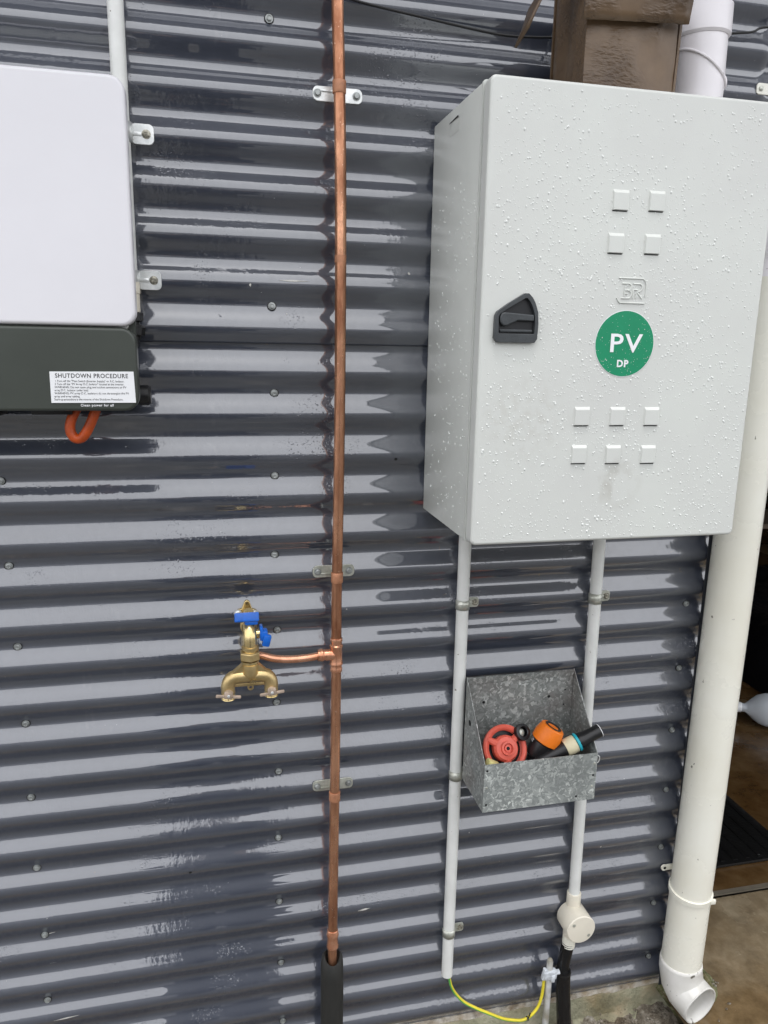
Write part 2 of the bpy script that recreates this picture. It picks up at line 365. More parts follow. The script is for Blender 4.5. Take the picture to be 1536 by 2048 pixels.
def text(s, size, m, name, parent, pos, align='LEFT', rot=(PI / 2, 0, 0), extr=.0002, bold=0., space=1., xs=1., props=None):
    cu = bpy.data.curves.new(name, 'FONT'); cu.body = s; cu.size = size; cu.align_x = align; cu.extrude = extr; cu.offset = bold; cu.space_character = space
    cu.resolution_u = 3
    t = bpy.data.objects.new("tmp", cu); me = bpy.data.meshes.new_from_object(t); bpy.data.objects.remove(t); bpy.data.curves.remove(cu)
    me.materials.clear(); me.materials.append(m)
    for v in me.vertices: v.co.x *= xs
    me.transform(Matrix.Translation(pos) @ Matrix.Rotation(rot[2], 4, 'Z') @ Matrix.Rotation(rot[1], 4, 'Y') @ Matrix.Rotation(rot[0], 4, 'X'))
    o = bpy.data.objects.new(name, me); col.objects.link(o)
    if parent is not None:
        o.parent = parent; o.location = -Vector(parent.location) if parent.parent is None else (0, 0, 0)
    return o

# ------------------------------------------------------------------ corrugated wall
PITCH = .0762; Z0 = 2.13; DEPTH = .016
def prof(z): return -DEPTH / 2 * (1 - math.cos(2 * PI * (Z0 - z) / PITCH))
def buckle(x, z): return .0008 * noise.noise(Vector((x * 2.1, 0, z * 2.7))) + .00012 * noise.noise(Vector((x * 9, 3, z * 9)))
def sheet(name, x0, x1, z0, z1, y, parent, nx):
    mb = MB(); dz = PITCH / 20; n = int(round((z1 - z0) / dz)); rows = []
    for i in range(n + 1):
        z = z0 + (z1 - z0) * i / n
        rows.append([(x0 + (x1 - x0) * k / nx, y + prof(z) + buckle(x0 + (x1 - x0) * k / nx, z), z) for k in range(nx + 1)])
    mb.rings(rows, close=False, cap0=False, cap1=False)
    o = mb.build(name, M['wall'], parent, smooth=80)
    so_ = o.modifiers.new("thickness", 'SOLIDIFY'); so_.thickness = .0008; so_.offset = 1
    return o
wall = thing("corrugated_wall", "dark blue-grey corrugated steel wall, wet, with horizontal ribs", "wall")
lower = sheet("wall_sheet", -1.35, .955, .075, 1.66, 0, wall, 70)
upper = sheet("wall_sheet", -1.35, .955, 1.6075, 3.16, -.0034, wall, 70)
lint = sheet("wall_sheet", .9553, 3.6, 2.045, 3.16, -.0034, wall, 30)
# door jamb at the wall's end
MB().box((.962, .05, 1.06), (.012, .09, 1.97)).box((2.28, .05, 2.04), (2.6, .09, .012)).build("jamb_flashing", M['gutter'], wall)
MB().box((.9405, -.0195, 1.06), (.031, .0015, 1.968)).build("added_dark_strip", M['gutter'], wall, smooth=0)  # flat dark strip added to hide bright sky reflections beside the downpipe
# screws
scr = MB()
scr.lathe([(.0082, 0), (.0082, .0016), (.0074, .002)], (0, 0, 0), (0, -1, 0), 18)
washer = scr.build("washer", M['rubber'], None)
h = MB(); h.lathe([(.0066, .0015), (.0066, .0027), (.0046, .0028), (.0046, .0058), (.0034, .0064), (.0024, .0058)], (0, 0, 0), (0, -1, 0), 12); head0 = h.build("screw", M['screwpaint'], None, smooth=25)
first_screw = True
screws = []
mid_x = 0.0
for n in range(0, 14): screws.append((mid_x + random.uniform(-.003, .003), Z0 - n * .1524))
for n in range(5, 14): screws.append((-.4685 + random.uniform(-.003, .003), Z0 - n * .1524))
for n in range(7, 14): screws.append((.9 + random.uniform(-.003, .003), Z0 - n * .1524))
screws = [s for i, s in enumerate(screws) if not (i in (1, 2))]   # two positions hold no screw in the photograph
for i, (x, z) in enumerate(screws):
    o = head0 if i == 0 else head0.copy()
    ww = washer if i == 0 else washer.copy()
    if i: col.objects.link(o); col.objects.link(ww)
    o.parent = wall; ww.parent = o; ww.location = (0, 0, 0)
    o.location = (x, prof(z) + (-.0034 if z > 1.6 else 0) - .0003, z); o.rotation_euler = (random.uniform(-.1, .1), random.uniform(0, 1), random.uniform(-.08, .08))
# scratches, flaking and holes in the sheet
def chip(pts_xz, m=M['chip'], name="scratch", lift=.0009):
    mb = MB(); vs = []
    for x, z in pts_xz:
        y = (-.0034 if z > 1.6075 else 0) + prof(z) + buckle(x, z) - lift; vs.append(mb.bm.verts.new((x, y, z)))
    mb.bm.faces.new(vs); return mb.build(name, m, wall, smooth=0)
def streak(x0, x1, z, w, m=M['chip'], slope=0., name="scratch"):
    n = 9; top = []; bot = []
    for i in range(n):
        t = i / (n - 1); x = x0 + (x1 - x0) * t; ww = w * math.sin(PI * min(1, t * .9 + .08)) * random.uniform(.45, 1.)
        zc = z + slope * t; top.append((x, zc + ww / 2)); bot.append((x, zc - ww / 2))
    return chip(top + bot[::-1], m, name)
streak(.010, .062, 1.7165, .0035)
streak(.165, .192, .4135, .0075, slope=.003)
streak(-.335, -.325, .9, .001)
for x0, x1, z in ((-.47, -.445, .452), (-.47, -.44, .385), (-.46, -.37, .318), (-.46, -.41, .262), (-.38, -.33, .323), (-.185, -.168, .735), (-.09, -.08, .735)): streak(x0, x1, z, .0028, slope=.004)
for x, z in ((-.1813, .561), (.2276, 1.3973)):
    chip([(x + .0032 * math.cos(a * PI / 4), z + .0028 * math.sin(a * PI / 4)) for a in range(8)], M['hole'], "hole", .0012)
random.seed(21)
for i in range(46):
    x, z = random.uniform(-.5, .9), random.uniform(.12, 1.9); r = random.uniform(.0007, .0018); a0 = random.random() * 6
    chip([(x + r * random.uniform(.5, 1.6) * math.cos(a0 + k * PI / 3), z + r * random.uniform(.5, 2.) * math.sin(a0 + k * PI / 3)) for k in range(6)], M['chip'] if i % 5 else M['timber'], "speck", .0008)

# ------------------------------------------------------------------ ground, slab, garage
def grid(name, x0, x1, y0, y1, z, m, nx, ny, amp=0., fr=20, zf=None):
    mb = MB(); rows = []
    for j in range(ny + 1):
        y = y0 + (y1 - y0) * j / ny
        rows.append([(x0 + (x1 - x0) * i / nx, y, (zf(x0 + (x1 - x0) * i / nx, y) if zf else z) + amp * noise.fractal(Vector(((x0 + (x1 - x0) * i / nx) * fr, y * fr, 0)), 1, 2, 4)) for i in range(nx + 1)])
    mb.rings(rows, close=False, cap0=False, cap1=False); o = mb.build(name, m, smooth=60); o['kind'] = 'structure'; return o
grid("ground", -40, 40, -40, 40, -.03, M['yard'], 4, 4)
grid("rough_ground_strip", -1.4, .96, -.30, .0, 0, M['gravel'], 260, 40, .011, 24, zf=lambda x, y: -.004 + .018 * max(0, (y + .10) / .10))
grid("driveway", .93, 6, -.55, .235, .062, M['concrete'], 60, 40, .001, 6)
grid("garage_floor", .965, 6, .235, 6.2, .0755, M['floor'], 40, 40, .0015, 3)
j = MB().box((3.4, .238, .0745), (5, .016, .004)).build("floor_joint", M['joint']); j['kind'] = 'structure'
# slab edge under the sheets
s_ = MB(); rows = []
n = 240
for yy, zz in ((.02, .078), (-.0045, .0775), (-.006, .062)):
    rows.append([(-1.4 + 2.36 * i / n, yy - .0016 * noise.noise(Vector((i * .35, yy * 99, 1))), zz - .002 * noise.noise(Vector((i * .6, 5, zz * 50)))) for i in range(n + 1)])
s_.rings(rows, False, False, False); o = s_.build("slab_rebate", M['slabtop'], smooth=60); o['kind'] = 'structure'
s_ = MB(); rows = []
for yy, zz in ((-.0055, .066), (-.010, .060), (-.012, .03), (-.014, .012), (-.034, .004), (-.04, -.03)):
    rows.append([(-1.4 + 2.40 * i / n, yy - .003 * noise.noise(Vector((i * .22, 2, zz * 30))), zz + .003 * noise.noise(Vector((i * .3, 9, zz * 20)))) for i in range(n + 1)])
s_.rings(rows, False, False, False); o = s_.build("slab_edge", M['slab'], smooth=60); o['kind'] = 'structure'
# garage lining
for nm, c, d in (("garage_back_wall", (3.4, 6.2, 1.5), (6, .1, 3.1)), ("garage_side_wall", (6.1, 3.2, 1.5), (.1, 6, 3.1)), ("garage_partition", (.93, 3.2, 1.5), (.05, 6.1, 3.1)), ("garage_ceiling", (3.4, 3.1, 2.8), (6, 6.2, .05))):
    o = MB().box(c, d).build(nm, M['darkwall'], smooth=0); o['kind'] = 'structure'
# black mat with ridges
mt = thing("rubber_mat", "wet black rubber mat on the brown garage floor", "mat", (1.31, .33, .077))
mm = MB().box((1.31, .93, .0815), (.62, 1.2, .009), bevel=.002); mm.build("mat_base", M['mat'], mt)
mm = MB()
for i in range(14): mm.box((1.025 + i * .0437, .93, .0867), (.014, 1.17, .0022))
o = mm.build("mat_rib", M['mat'], mt, kind='stuff')
# tarpaulin heap
mb = MB(); bmesh.ops.create_grid(mb.bm, x_segments=40, y_segments=50, size=.5)
for v in mb.bm.verts:
    ex = max(0, 1 - (2 * abs(v.co.x)) ** 6) * max(0, 1 - (2 * abs(v.co.y)) ** 6)
    v.co = Vector((2.92 + v.co.x * 1.2, 1.8 + v.co.y * 1.9, .08 + ex * (.26 + .07 * noise.fractal(Vector((v.co.x * 5, v.co.y * 6, 0)), 1, 2, 4)) ))
tag(mb.build("tarpaulin", M['tarp'], smooth=40), "crumpled black tarpaulin lying in the dark garage behind the downpipe", "tarpaulin")
sh = thing("storage_shelf", "dark timber shelf at the back of the garage beside the downpipe", "shelf", (3.6, 2.9, .08))
for z in (.45, .85, 1.25): MB().box((3.5, 3.1, z), (1.4, .4, .03)).build("shelf_board", M['timber'], sh)
for x in (2.85, 4.15): MB().box((x, 2.93, .7), (.05, .05, 1.25)).build("post", M['timber'], sh)

# water jug lying on the floor
def jug():
    ax = Vector((.86, -.42, 0)).normalized(); o = Vector((2.03, 1.135, .145)); sv = Vector((0, 0, 1)).cross(ax)
    t = thing("water_jug", "translucent plastic jug lying on its side on the garage floor", "jug", (2.1, 1.1, .078))
    mb = MB(); rr = []
    for h_, r in ((.0, .019), (.018, .019), (.026, .024), (.045, .042), (.07, .058), (.10, .067), (.14, .07), (.24, .07), (.27, .066), (.285, .055)):
        q = []
        for k in range(32):
            a = 2 * PI * k / 32; c_, s2 = math.cos(a), math.sin(a); e = .8 if h_ > .06 else 1
            f = r / (abs(c_) ** (2 / e) + abs(s2) ** (2 / e)) ** (e / 2) if h_ > .06 else r
            f *= 1 + (.03 * math.sin(h_ * 130) if h_ > .12 else 0)
            q.append(o + ax * h_ + sv * (c_ * f) + Vector((0, 0, s2 * f * .97)))
        rr.append(q)
    mb.rings(rr); mb.build("bottle_body", M['jug'], t)
    c = MB(); c.lathe([(.016, -.022), (.0215, -.02), (.0215, .002), (.019, .004)], o, ax, 24); c.build("cap", M['white'], t)
jug()

# ------------------------------------------------------------------ eave above, boundary wall opposite (seen mirrored in the wet steel)
ev = thing("eave", "pale grey eave and gutter above the corrugated wall", "eave", (1, -.2, 3.1))
MB().box((1., -.235, 3.165), (9, .47, .01)).build("soffit", M['soffit'], ev, smooth=0)
g = MB(); g.rings([[(-3.5, y, z) for y, z in ((-.47, 3.15), (-.57, 3.15), (-.585, 3.16), (-.59, 3.27), (-.47, 3.29))], [(5.5, y, z) for y, z in ((-.47, 3.15), (-.57, 3.15), (-.585, 3.16), (-.59, 3.27), (-.47, 3.29))]]); g.build("gutter", M['soffit'], ev)
bw = thing("boundary_wall", "pale rendered boundary wall across the yard behind the camera", "wall", (0, -11.2, 0))
MB().box((0, -11.3, 1.5), (60, .2, 3.4)).build("render_panel", M['neigh'], bw, smooth=0)
MB().box((0, -11.3, 3.215), (60, .26, .05)).build("capping", M['neigh'], bw, smooth=0)

# ------------------------------------------------------------------ copper pipe with tee and branch
cp = thing("copper_pipe", "vertical weathered copper water pipe with a side branch to the tap", "pipe", (.107, -.062, .0))
PY = -.062
axis = [(.1015, PY, 2.75), (.1020, PY, 2.35), (.1032, PY, 2.147), (.1061, PY, 2.053), (.1097, PY, 1.886), (.1109, PY, 1.684), (.1105, PY, 1.468), (.1088, PY, 1.284), (.1069, PY, 1.1385), (.1068, PY, 1.03), (.1066, PY, .9345), (.105, PY, .718), (.1035, PY, .546), (.1024, PY, .41), (.1022, PY, .30)]
def on_pipe(z):
    for a, b in zip(axis, axis[1:]):
        if a[2] >= z >= b[2]:
            t = (a[2] - z) / (a[2] - b[2]); return Vector((a[0] + (b[0] - a[0]) * t, PY, z))
MB().tube(spline([a for a in axis if a[2] > 1.04] + [(.1068, PY, 1.03)], 4), .0098, 28).build("riser", M['copper'], cp)
MB().tube(spline([(.1068, PY, 1.029)] + [a for a in axis if a[2] < 1.0], 4), .0097, 28).build("riser", M['copper'], cp)
tz = 1.029; tc = on_pipe(tz)
t_ = MB().lathe([(.0112, -.034), (.0118, -.032), (.0118, -.027), (.0108, -.025), (.0108, -.021), (.0128, -.019), (.0128, -.016), (.0116, -.014), (.0116, .014), (.0128, .016), (.0128, .019), (.0108, .021), (.0108, .026), (.0118, .028), (.0118, .032), (.0112, .034)], tc, (0, 0, 1), 28)
t_.lathe([(.0112, .004), (.0112, .020), (.0108, .022), (.0108, .0245), (.0124, .0265), (.0124, .030), (.0112, .032), (.0112, .036)], tc, (-1, 0, .02), 24)
t_.build("tee_fitting", M['newcopper'], cp)
MB().tube(spline([(tc.x - .030, PY, tz + .0005), (.055, PY - .002, 1.0275), (.020, PY - .004, 1.0275), (-.012, PY - .005, 1.032), (-.034, PY - .004, 1.039), (-.050, PY - .002, 1.042)], 6), .0072, 22).build("branch_pipe", M['newcopper'], cp)
c2 = on_pipe(.395)
MB().lathe([(.0104, -.021), (.0122, -.020), (.0128, -.017), (.0116, -.013), (.0113, -.004), (.0113, .004), (.0124, .007), (.0130, .011), (.0118, .0145), (.0112, .021), (.0104, .022)], c2, (0, 0, 1), 28).build("coupling", M['newcopper'], cp)
MB().lathe([(.01, -.006), (.01, .006)], on_pipe(1.752), (0, 0, 1), 28).build("solder_band", M['ring'], cp)

fo = thing("pipe_lagging", "black foam lagging sleeve round the foot of the copper pipe", "pipe lagging", (.103, -.062, 0))
f = MB()
f.lathe([(.0102, .19), (.0135, .352), (.0165, .357), (.0215, .352), (.0235, .335), (.0238, .30), (.0242, .25), (.0240, .18), (.0245, .10), (.0243, .0), (.0243, -.03)], (.1015, PY, 0), (0, 0, 1), 40, False, True)
for v in f.bm.verts:
    if v.co.z > .33 and v.co.y < PY: v.co.z -= .022 * (PY - v.co.y) / .022
    k = .0009 * noise.noise(v.co * 40); v.co.x += k; v.co.y += k
f.build("foam_sleeve", M['foam'], fo, smooth=50)
MB().lathe([(.0247, 0), (.0247, .003)], (.1015, PY, .17), (0, 0, 1), 40).build("cable_tie", M['blackplastic'], fo)

# standoff clips for the copper pipe
PCL = [(2.0201, "zinc standoff clip on the copper pipe nearest the top of the wall", -1, .0687, .1535, .0763, .1431, (-.003, .0)),
       (1.1832, "zinc standoff clip on the copper pipe just above the tee", 1, .0673, .1482, .077, .1373, (.002, -.001)),
       (.7272, "zinc standoff clip on the copper pipe below the tee, beside the metal box", 1, .0666, .1497, .0758, .1402, (.0015, -.0015))]
def hexhead(mb, x, y, z, r=.0052, h_=.004, rot=0.):
    mb.lathe([(r * 1.45, 0), (r * 1.45, .001), (r, .0011), (r, h_), (r * .8, h_ + .0008)], (x, y, z), (0, -1, 0), 6 if rot is None else 12); return mb
for z, lab, ind, xa, xb, s1, s2, dz in PCL:
    t = thing("pipe_clip", lab, "pipe clip", (.108, -.018, z), "standoff clips holding the copper pipe")
    m_ = M['zinc'] if ind < 0 else M['oldzinc']
    P_ = rrect(xa, z - .0118, xb, z + .0118, .0085, 4)
    a = MB().prism(P_, -.0215, -.0185); a.build("plate", m_, t, bevel=.0007)
    b = MB().box(((xa + s1) / 2 + .0215, -.0226, z + ind * -.0045), (.022, .0022, .0035), bevel=.001); b.build("stamped_rib", m_, t)
    for sx in (s1, s2): hexhead(MB(), sx, -.0215, z, .0048, .0046).build("screw", M['screwpaint'], t, smooth=25)
    pc = on_pipe(z)
    MB().tube([(pc.x, -.0215, z), (pc.x, PY + .010, z)], .004, 12).build("stud", m_, t)
    MB().lathe([(.0108, -.0098), (.0113, -.009), (.0111, -.003), (.0114, 0), (.0111, .003), (.0113, .009), (.0108, .0098)], pc, (0, 0, 1), 28, True, True).build("sleeve", M['ring'], t)

# ------------------------------------------------------------------ garden tap
tp = thing("garden_tap", "brass garden tap with blue handles and twin outlet below", "tap", (-.058, -.02, 1.05))
TX = -.0575
b = MB()
b.prism([(TX - .0225, 1.104), (TX - .0215, 1.112), (TX - .0175, 1.117), (TX - .010, 1.119), (TX - .0055, 1.131), (TX - .003, 1.1345), (TX + .002, 1.1345), (TX + .005, 1.131), (TX + .009, 1.118), (TX + .0165, 1.115), (TX + .0195, 1.110), (TX + .019, 1.103), (TX + .010, 1.096), (TX - .012, 1.096)], -.026, -.018)
b.build("flange", M['polbrass'], tp, bevel=.0012)
for x_, z_ in ((-.0752, 1.1105), (-.0452, 1.1085)): hexhead(MB(), x_, -.026, z_, .0052, .004).build("screw", M['zinc'], tp, smooth=25)
MB().lathe([(.0012, 0), (.0012, .0004)], (TX - .001, -.0262, 1.1285), (0, -1, 0), 10).build("lug_hole", M['hole'], tp)
b = MB().lathe([(.013, 0), (.0135, .012), (.0115, .016), (.0115, .035), (.0145, .037), (.0145, .043)], (TX, -.02, 1.098), (0, -1, -.02), 24)
b.lathe([(.0105, -.006), (.0115, 0), (.012, .004), (.0095, .009), (.0095, .016)], (TX + .001, -.045, 1.108), (0, -.5, 1), 20)
b.tube(spline([(TX, -.030, 1.095), (TX, -.034, 1.075), (TX + .002, -.045, 1.05), (TX + .006, -.056, 1.042)], 5), .0105, 18)
b.build("inlet_body", M['polbrass'], tp)
# valve body and spout bending forward then down
b = MB().tube(spline([(TX, -.055, 1.100), (TX, -.070, 1.101), (TX + .0005, -.083, 1.097), (TX + .001, -.090, 1.086), (TX + .001, -.092, 1.07), (TX + .001, -.092, 1.058)], 6), .0125, 26, rs=None)
b.build("spout", M['polbrass'], tp)
b = MB().lathe([(.0128, 0), (.0155, .001), (.0155, .006), (.013, .0075)], (TX, -.060, 1.0995), (0, -1, 0), 24)
b.lathe([(.014, 0), (.0155, .001), (.0155, .006), (.014, .007)], (TX + .001, -.092, 1.064), (0, 0, 1), 24)
b.build("body_collar", M['brass'], tp)
# first blue lever (top)
b = MB().box((TX - .004, -.083, 1.1225), (.044, .012, .017), rot=Matrix.Rotation(-.45, 3, 'X'), bevel=.0022)
b.box((TX + .004, -.080, 1.112), (.024, .016, .010), rot=Matrix.Rotation(-.2, 3, 'X'), bevel=.003)
b.build("lever_handle", M['blue'], tp)
b = MB().lathe([(.008, 0), (.010, .002), (.010, .010), (.0085, .013)], (TX + .001, -.070, 1.108), (0, -.3, 1), 20); b.build("bonnet", M['polbrass'], tp)
# second blue knob (right)
b = MB().lathe([(.0085, 0), (.0085, .010)], (TX + .010, -.083, 1.090), (1, 0, 0), 18); b.build("side_stem", M['polbrass'], tp)
b = MB().box((TX + .0265, -.086, 1.0885), (.013, .021, .020), bevel=.0035).box((TX + .0305, -.094, 1.080), (.014, .012, .022), rot=Matrix.Rotation(.25, 3, 'Y'), bevel=.003).box((TX + .0215, -.083, 1.092), (.006, .026, .025), bevel=.002)
b.build("side_knob", M['blue'], tp)
# hex coupling nut, manifold neck, arms
b = MB().lathe([(.0165, 0), (.0195, .0015), (.0195, .0145), (.0165, .016)], (TX, -.092, 1.045), (0, 0, 1), 6); b.build("coupling_nut", M['brass'], tp, smooth=20, bevel=.0008)
b = MB().lathe([(.0150, 0), (.0150, .004), (.0165, .005), (.0165, .009)], (TX, -.092, 1.0345), (0, 0, 1), 24)
b.build("nut_ring", M['polbrass'], tp)
MZ = 1.011; ML, MR = TX - .0405, TX + .0375
b = MB().tube(spline([(ML, -.093, .984), (ML, -.093, .997), (ML + .004, -.093, 1.007), (ML + .013, -.093, MZ + .002), (TX, -.093, MZ + .003), (MR - .013, -.093, MZ + .002), (MR - .004, -.093, 1.007), (MR, -.093, .997), (MR, -.093, .984)], 6), .0125, 24)
b.lathe([(.0090, -.012), (.0140, .003), (.0142, .020)], (TX, -.0935, 1.018), (0, -.05, 1), 24)
b.prism([(TX - .0145, 1.037), (TX + .0145, 1.037), (TX + .0395, 1.0135), (TX + .03, 1.005), (TX - .03, 1.005), (TX - .0425, 1.0135)], -.1010, -.0860)
b.lathe([(.0145, .0), (.0150, .016), (.0080, .028), (.001, .031)], (TX, -.0945, 1.036), (0, -.08, -1), 24)
b.box((TX - .001, -.093, .9965), (.060, .004, .006), bevel=.001)
b.build("twin_manifold", M['brass'], tp, smooth=50)
MB().lathe([(.0028, 0), (.0058, .0001), (.0058, .003), (.0028, .0031)], (TX, -.0915, .9905), (0, -1, 0), 18, False, False).build("lug_ring", M['brass'], tp)
text("500", .009, M['polbrass'], "cast_mark", tp, (TX + .004, -.1063, 1.004), 'CENTER', extr=.0006)
for x_, a0, lab in ((ML, .12, None), (MR, -.10, None)):
    b = MB().lathe([(.0118, -.012), (.0126, -.0115), (.0120, -.010), (.0126, -.0085), (.0120, -.007), (.0126, -.0055), (.0120, -.004), (.0128, -.002), (.0128, .001)], (x_, -.093, .983), (0, 0, 1), 24, True, True); b.build("outlet_thread", M['polbrass'], tp)
    R_ = Matrix.Rotation(a0, 3, 'Y')
    b = MB().box((x_, -.111, .9865), (.016, .010, .014), rot=R_, bevel=.003)
    for sgn in (-1, 1): b.box(Vector((x_, -.112, .985)) + R_ @ Vector((sgn * .0145, 0, -.001)), (.016, .0045, .0058), rot=R_, bevel=.0018)
    b.lathe([(.0075, 0), (.0075, .012)], (x_, -.100, .9865), (0, -1, 0), 16)
    hd_ = b.build("butterfly_handle", M['clear'], tp)
    subpart(MB().lathe([(.0028, 0), (.0028, .0012), (.0016, .0018)], (x_, -.1158, .9865), (0, -1, 0), 12).build("handle_screw", M['zinc'], None), hd_)

# ------------------------------------------------------------------ solar inverter
iv = thing("inverter", "white wall inverter above dark green-grey base with shutdown label", "inverter", (-.45, -.02, 1.5))
XR = -.222
def rounded_shell(x0, z0, x1, z1, r, y0, y1, er):
    mb = MB(); rings = []
    for k in range(5):
        a = math.radians(90 * k / 4); ins = er * (1 - math.sin(a)); yy = y1 + er * (1 - math.cos(a)) if False else y1 - er * (0) 
        rings.append([(x, y1 + er * (math.cos(a)) , z) for x, z in rrect(x0 + er - er * math.cos(PI / 2 - a) * 1., z0 + er - er * math.sin(a), x1 - er + er * math.sin(a), z1 - er + er * math.sin(a), max(.001, r - er + er * math.sin(a)))])
    # build front (small) to side (full)
    rr = []
    for k in range(6):
        a = math.radians(90 * k / 5); ins = er * (1 - math.sin(a)); yy = y1 + er * (1 - math.cos(a))
        rr.append([(x, yy, z) for x, z in rrect(x0 + ins, z0 + ins, x1 - ins, z1 - ins, max(.001, r - ins))])
    rr.append([(x, y0, z) for x, z in rrect(x0, z0, x1, z1, r)])
    mb.rings(rr); return mb
rounded_shell(-.68, 1.6305, XR, 1.983, .022, -.125, -.152, .006).build("front_cover", M['cover'], iv, smooth=50, wn=True)
rounded_shell(-.67, 1.62, XR - .012, 1.972, .02, -.045, -.1245, .002).build("rear_housing", M['conduit'], iv, smooth=50, wn=True)
rounded_shell(-.68, 1.501, XR - .002, 1.6285, .022, -.120, -.150, .005).build("base_cover", M['olive'], iv, smooth=50, wn=True)
b = MB(); b.rings([[(x, -.1195, z) for x, z in rrect(-.68, 1.503, XR - .004, 1.66, .02)], [(x, -.03, z) for x, z in rrect(-.68, 1.512, XR - .010, 1.66, .022)]]); b.build("base_housing", M['olive'], iv, smooth=50, wn=True)
MB().lathe([(.014, 0), (.017, .003), (.017, .018), (.014, .022)], (XR - .012, -.050, 1.519), (1, 0, 0), 24).build("side_knob", M['blackplastic'], iv)
b = MB().box((-.36, -.09, 1.498), (.06, .05, .012), bevel=.002).box((-.48, -.09, 1.497), (.09, .05, .014), bevel=.002); b.build("cable_gland_strip", M['blackplastic'], iv)
st = MB().prism([(-.3525, 1.5138), (-.2285, 1.5142), (-.2300, 1.5622), (-.3522, 1.5612)], -.1515, -.1503).build("sticker", M['white'], iv, smooth=0)
YT = -.1517
def ivtext(s, size, x, z, xs=1., bold=0., al='LEFT', m=M['ink'], sp=1., nm="lettering"):
    t = text(s, size, m, nm, iv, (0, 0, 0), al, extr=.00008, bold=bold, space=sp, xs=xs)
    t.data.transform(Matrix.Translation((x, YT, z))); t.parent = iv; t.location = -Vector(iv.location)
    return t
ivtext("SHUTDOWN PROCEDURE", .0093, -.2915, 1.5521, .90, .00008, 'CENTER', sp=1.10)
L_ = ['1 Turn off the "Main Switch (Inverter Supply)" or A.C. Isolator.', '2 Turn off the "PV Array D.C. Isolator" located at the inverter.', 'WARNING: Do not open plug and socket connectors or PV', 'array D.C. Isolator under load.', 'WARNING: PV array D.C. isolators do not de-energise the PV', 'array and array cabling.', 'Start-up procedure is the reverse of the Shutdown Procedure.']
for i, s in enumerate(L_): ivtext(s, .00455, -.3455 - .0004 * i, 1.5456 - i * .00465, .87 if i not in (2, 4) else .93, -.00002)
ivtext("Clean power for all", .0053, -.2862, 1.5085, 1.05, .0001, 'CENTER', M['white'], 1.1)

oc = thing("orange_cable", "orange cable looping down below the inverter base", "cable", (-.31, -.1, 1.49))
MB().tube(spline([(-.318, -.093, 1.520), (-.326, -.095, 1.500), (-.3345, -.097, 1.482), (-.3370, -.098, 1.466), (-.3310, -.099, 1.4535), (-.3205, -.100, 1.4530), (-.3120, -.101, 1.4630), (-.3040, -.102, 1.478), (-.2965, -.102, 1.496), (-.292, -.102, 1.515)], 6), .0080, 18).build("sheath", M['orangecable'], oc)

# ------------------------------------------------------------------ conduits
def conduit(pts, label, r=.0125, m=None):
    return tag(MB().tube(pts, r, 26).build("conduit", m or M['conduit']), label, "conduit", "white plastic conduits on the wall")
CY = -.0295
ci = conduit([(-.2405, CY, 2.8), (-.2395, CY, 2.1), (-.2385, CY, 1.70)], "white conduit rising behind the right edge of the inverter")
ci.data.materials[0] = M['conduit']
ct = thing("conduit_coupler", "cream coupler with black gland at the inverter's lower right edge", "cable gland", (-.232, CY, 1.65))
MB().lathe([(.013, 0), (.0135, .003), (.0135, .03), (.0145, .031), (.0145, .046), (.013, .05)], (-.2375, CY, 1.655), (0, 0, 1), 24).build("coupler_body", M['jbox'], ct)
MB().lathe([(.014, 0), (.0165, .002), (.0165, .014), (.013, .016)], (-.2365, CY, 1.640), (0, 0, 1), 8).build("gland_nut", M['blackplastic'], ct, smooth=20)
MB().tube(spline([(-.2365, CY, 1.642), (-.235, CY, 1.622), (-.240, CY - .01, 1.600), (-.252, CY - .02, 1.585)], 5), .010, 16).build("black_lead", M['blackplastic'], ct)
MB().lathe([(.016, 0), (.0175, .002), (.0175, .014), (.014, .018)], (-.236, CY, 1.618), (.1, 0, 1), 8).build("gland_nut", M['blackplastic'], ct, smooth=20)
conduit([(.3685, CY, 1.33), (.3690, CY, .9), (.3690, CY, .2235)], "long white conduit running down left of the galvanised box")
conduit([(.6595, CY, 1.33), (.663, CY, .9), (.6690, CY, .375)], "white conduit passing behind the galvanised box to the round fitting")

def saddle(x, z, label, m, w=.024, tabw=.030, side=1, r=.0131, h_=.017, sc=True):
    t = thing("conduit_saddle", label, "pipe clip", (x, -.017, z), "metal saddles holding the white conduits")
    mb = MB(); rows = []
    pts = []
    for k in range(13):
        a = math.radians(-10 + 200 * k / 12); pts.append((x + side * r * math.cos(a), CY - r * math.sin(a)))
    pts = [(x + side * (r + tabw), -.0195), (x + side * (r + .003), -.0195)] + pts
    inner = pts; outer = []
    rows = [[(px, py, z - h_ / 2) for px, py in pts], [(px, py, z + h_ / 2) for px, py in pts]]
    for a, b_ in zip(rows[0], rows[0][1:]): pass
    v0 = [mb.bm.verts.new(p) for p in rows[0]]; v1 = [mb.bm.verts.new(p) for p in rows[1]]
    for i in range(len(v0) - 1): mb.bm.faces.new((v0[i], v0[i + 1], v1[i + 1], v1[i]))
    s = mb.build("strap", m, t, smooth=32); q = s.modifiers.new("thickness", 'SOLIDIFY'); q.thickness = .0013; q.offset = 1
    tip = MB().prism(rrect(x + r - .001, z - h_ / 2 - .0006, x + r + tabw + h_ * .18, z + h_ / 2 + .0006, h_ * .28, 5), -.0226, -.0192).build("tab_end", m, t, bevel=.0005)
    MB().box((x + side * (r + tabw * .32), -.0230, z), (tabw * .45, .0014, h_ * .22), bevel=.0008).build("pressed_rib", m, t)
    sx = x + side * (r + tabw * .78)
    MB().lathe([(.0072, 0), (.0072, .0008), (.0046, .0012), (.0046, .0034), (.0030, .0040), (.0022, .0034)], (sx, -.0226, z), (0, -1, 0), 14).build("screw", M['brassy'], t)
    return t
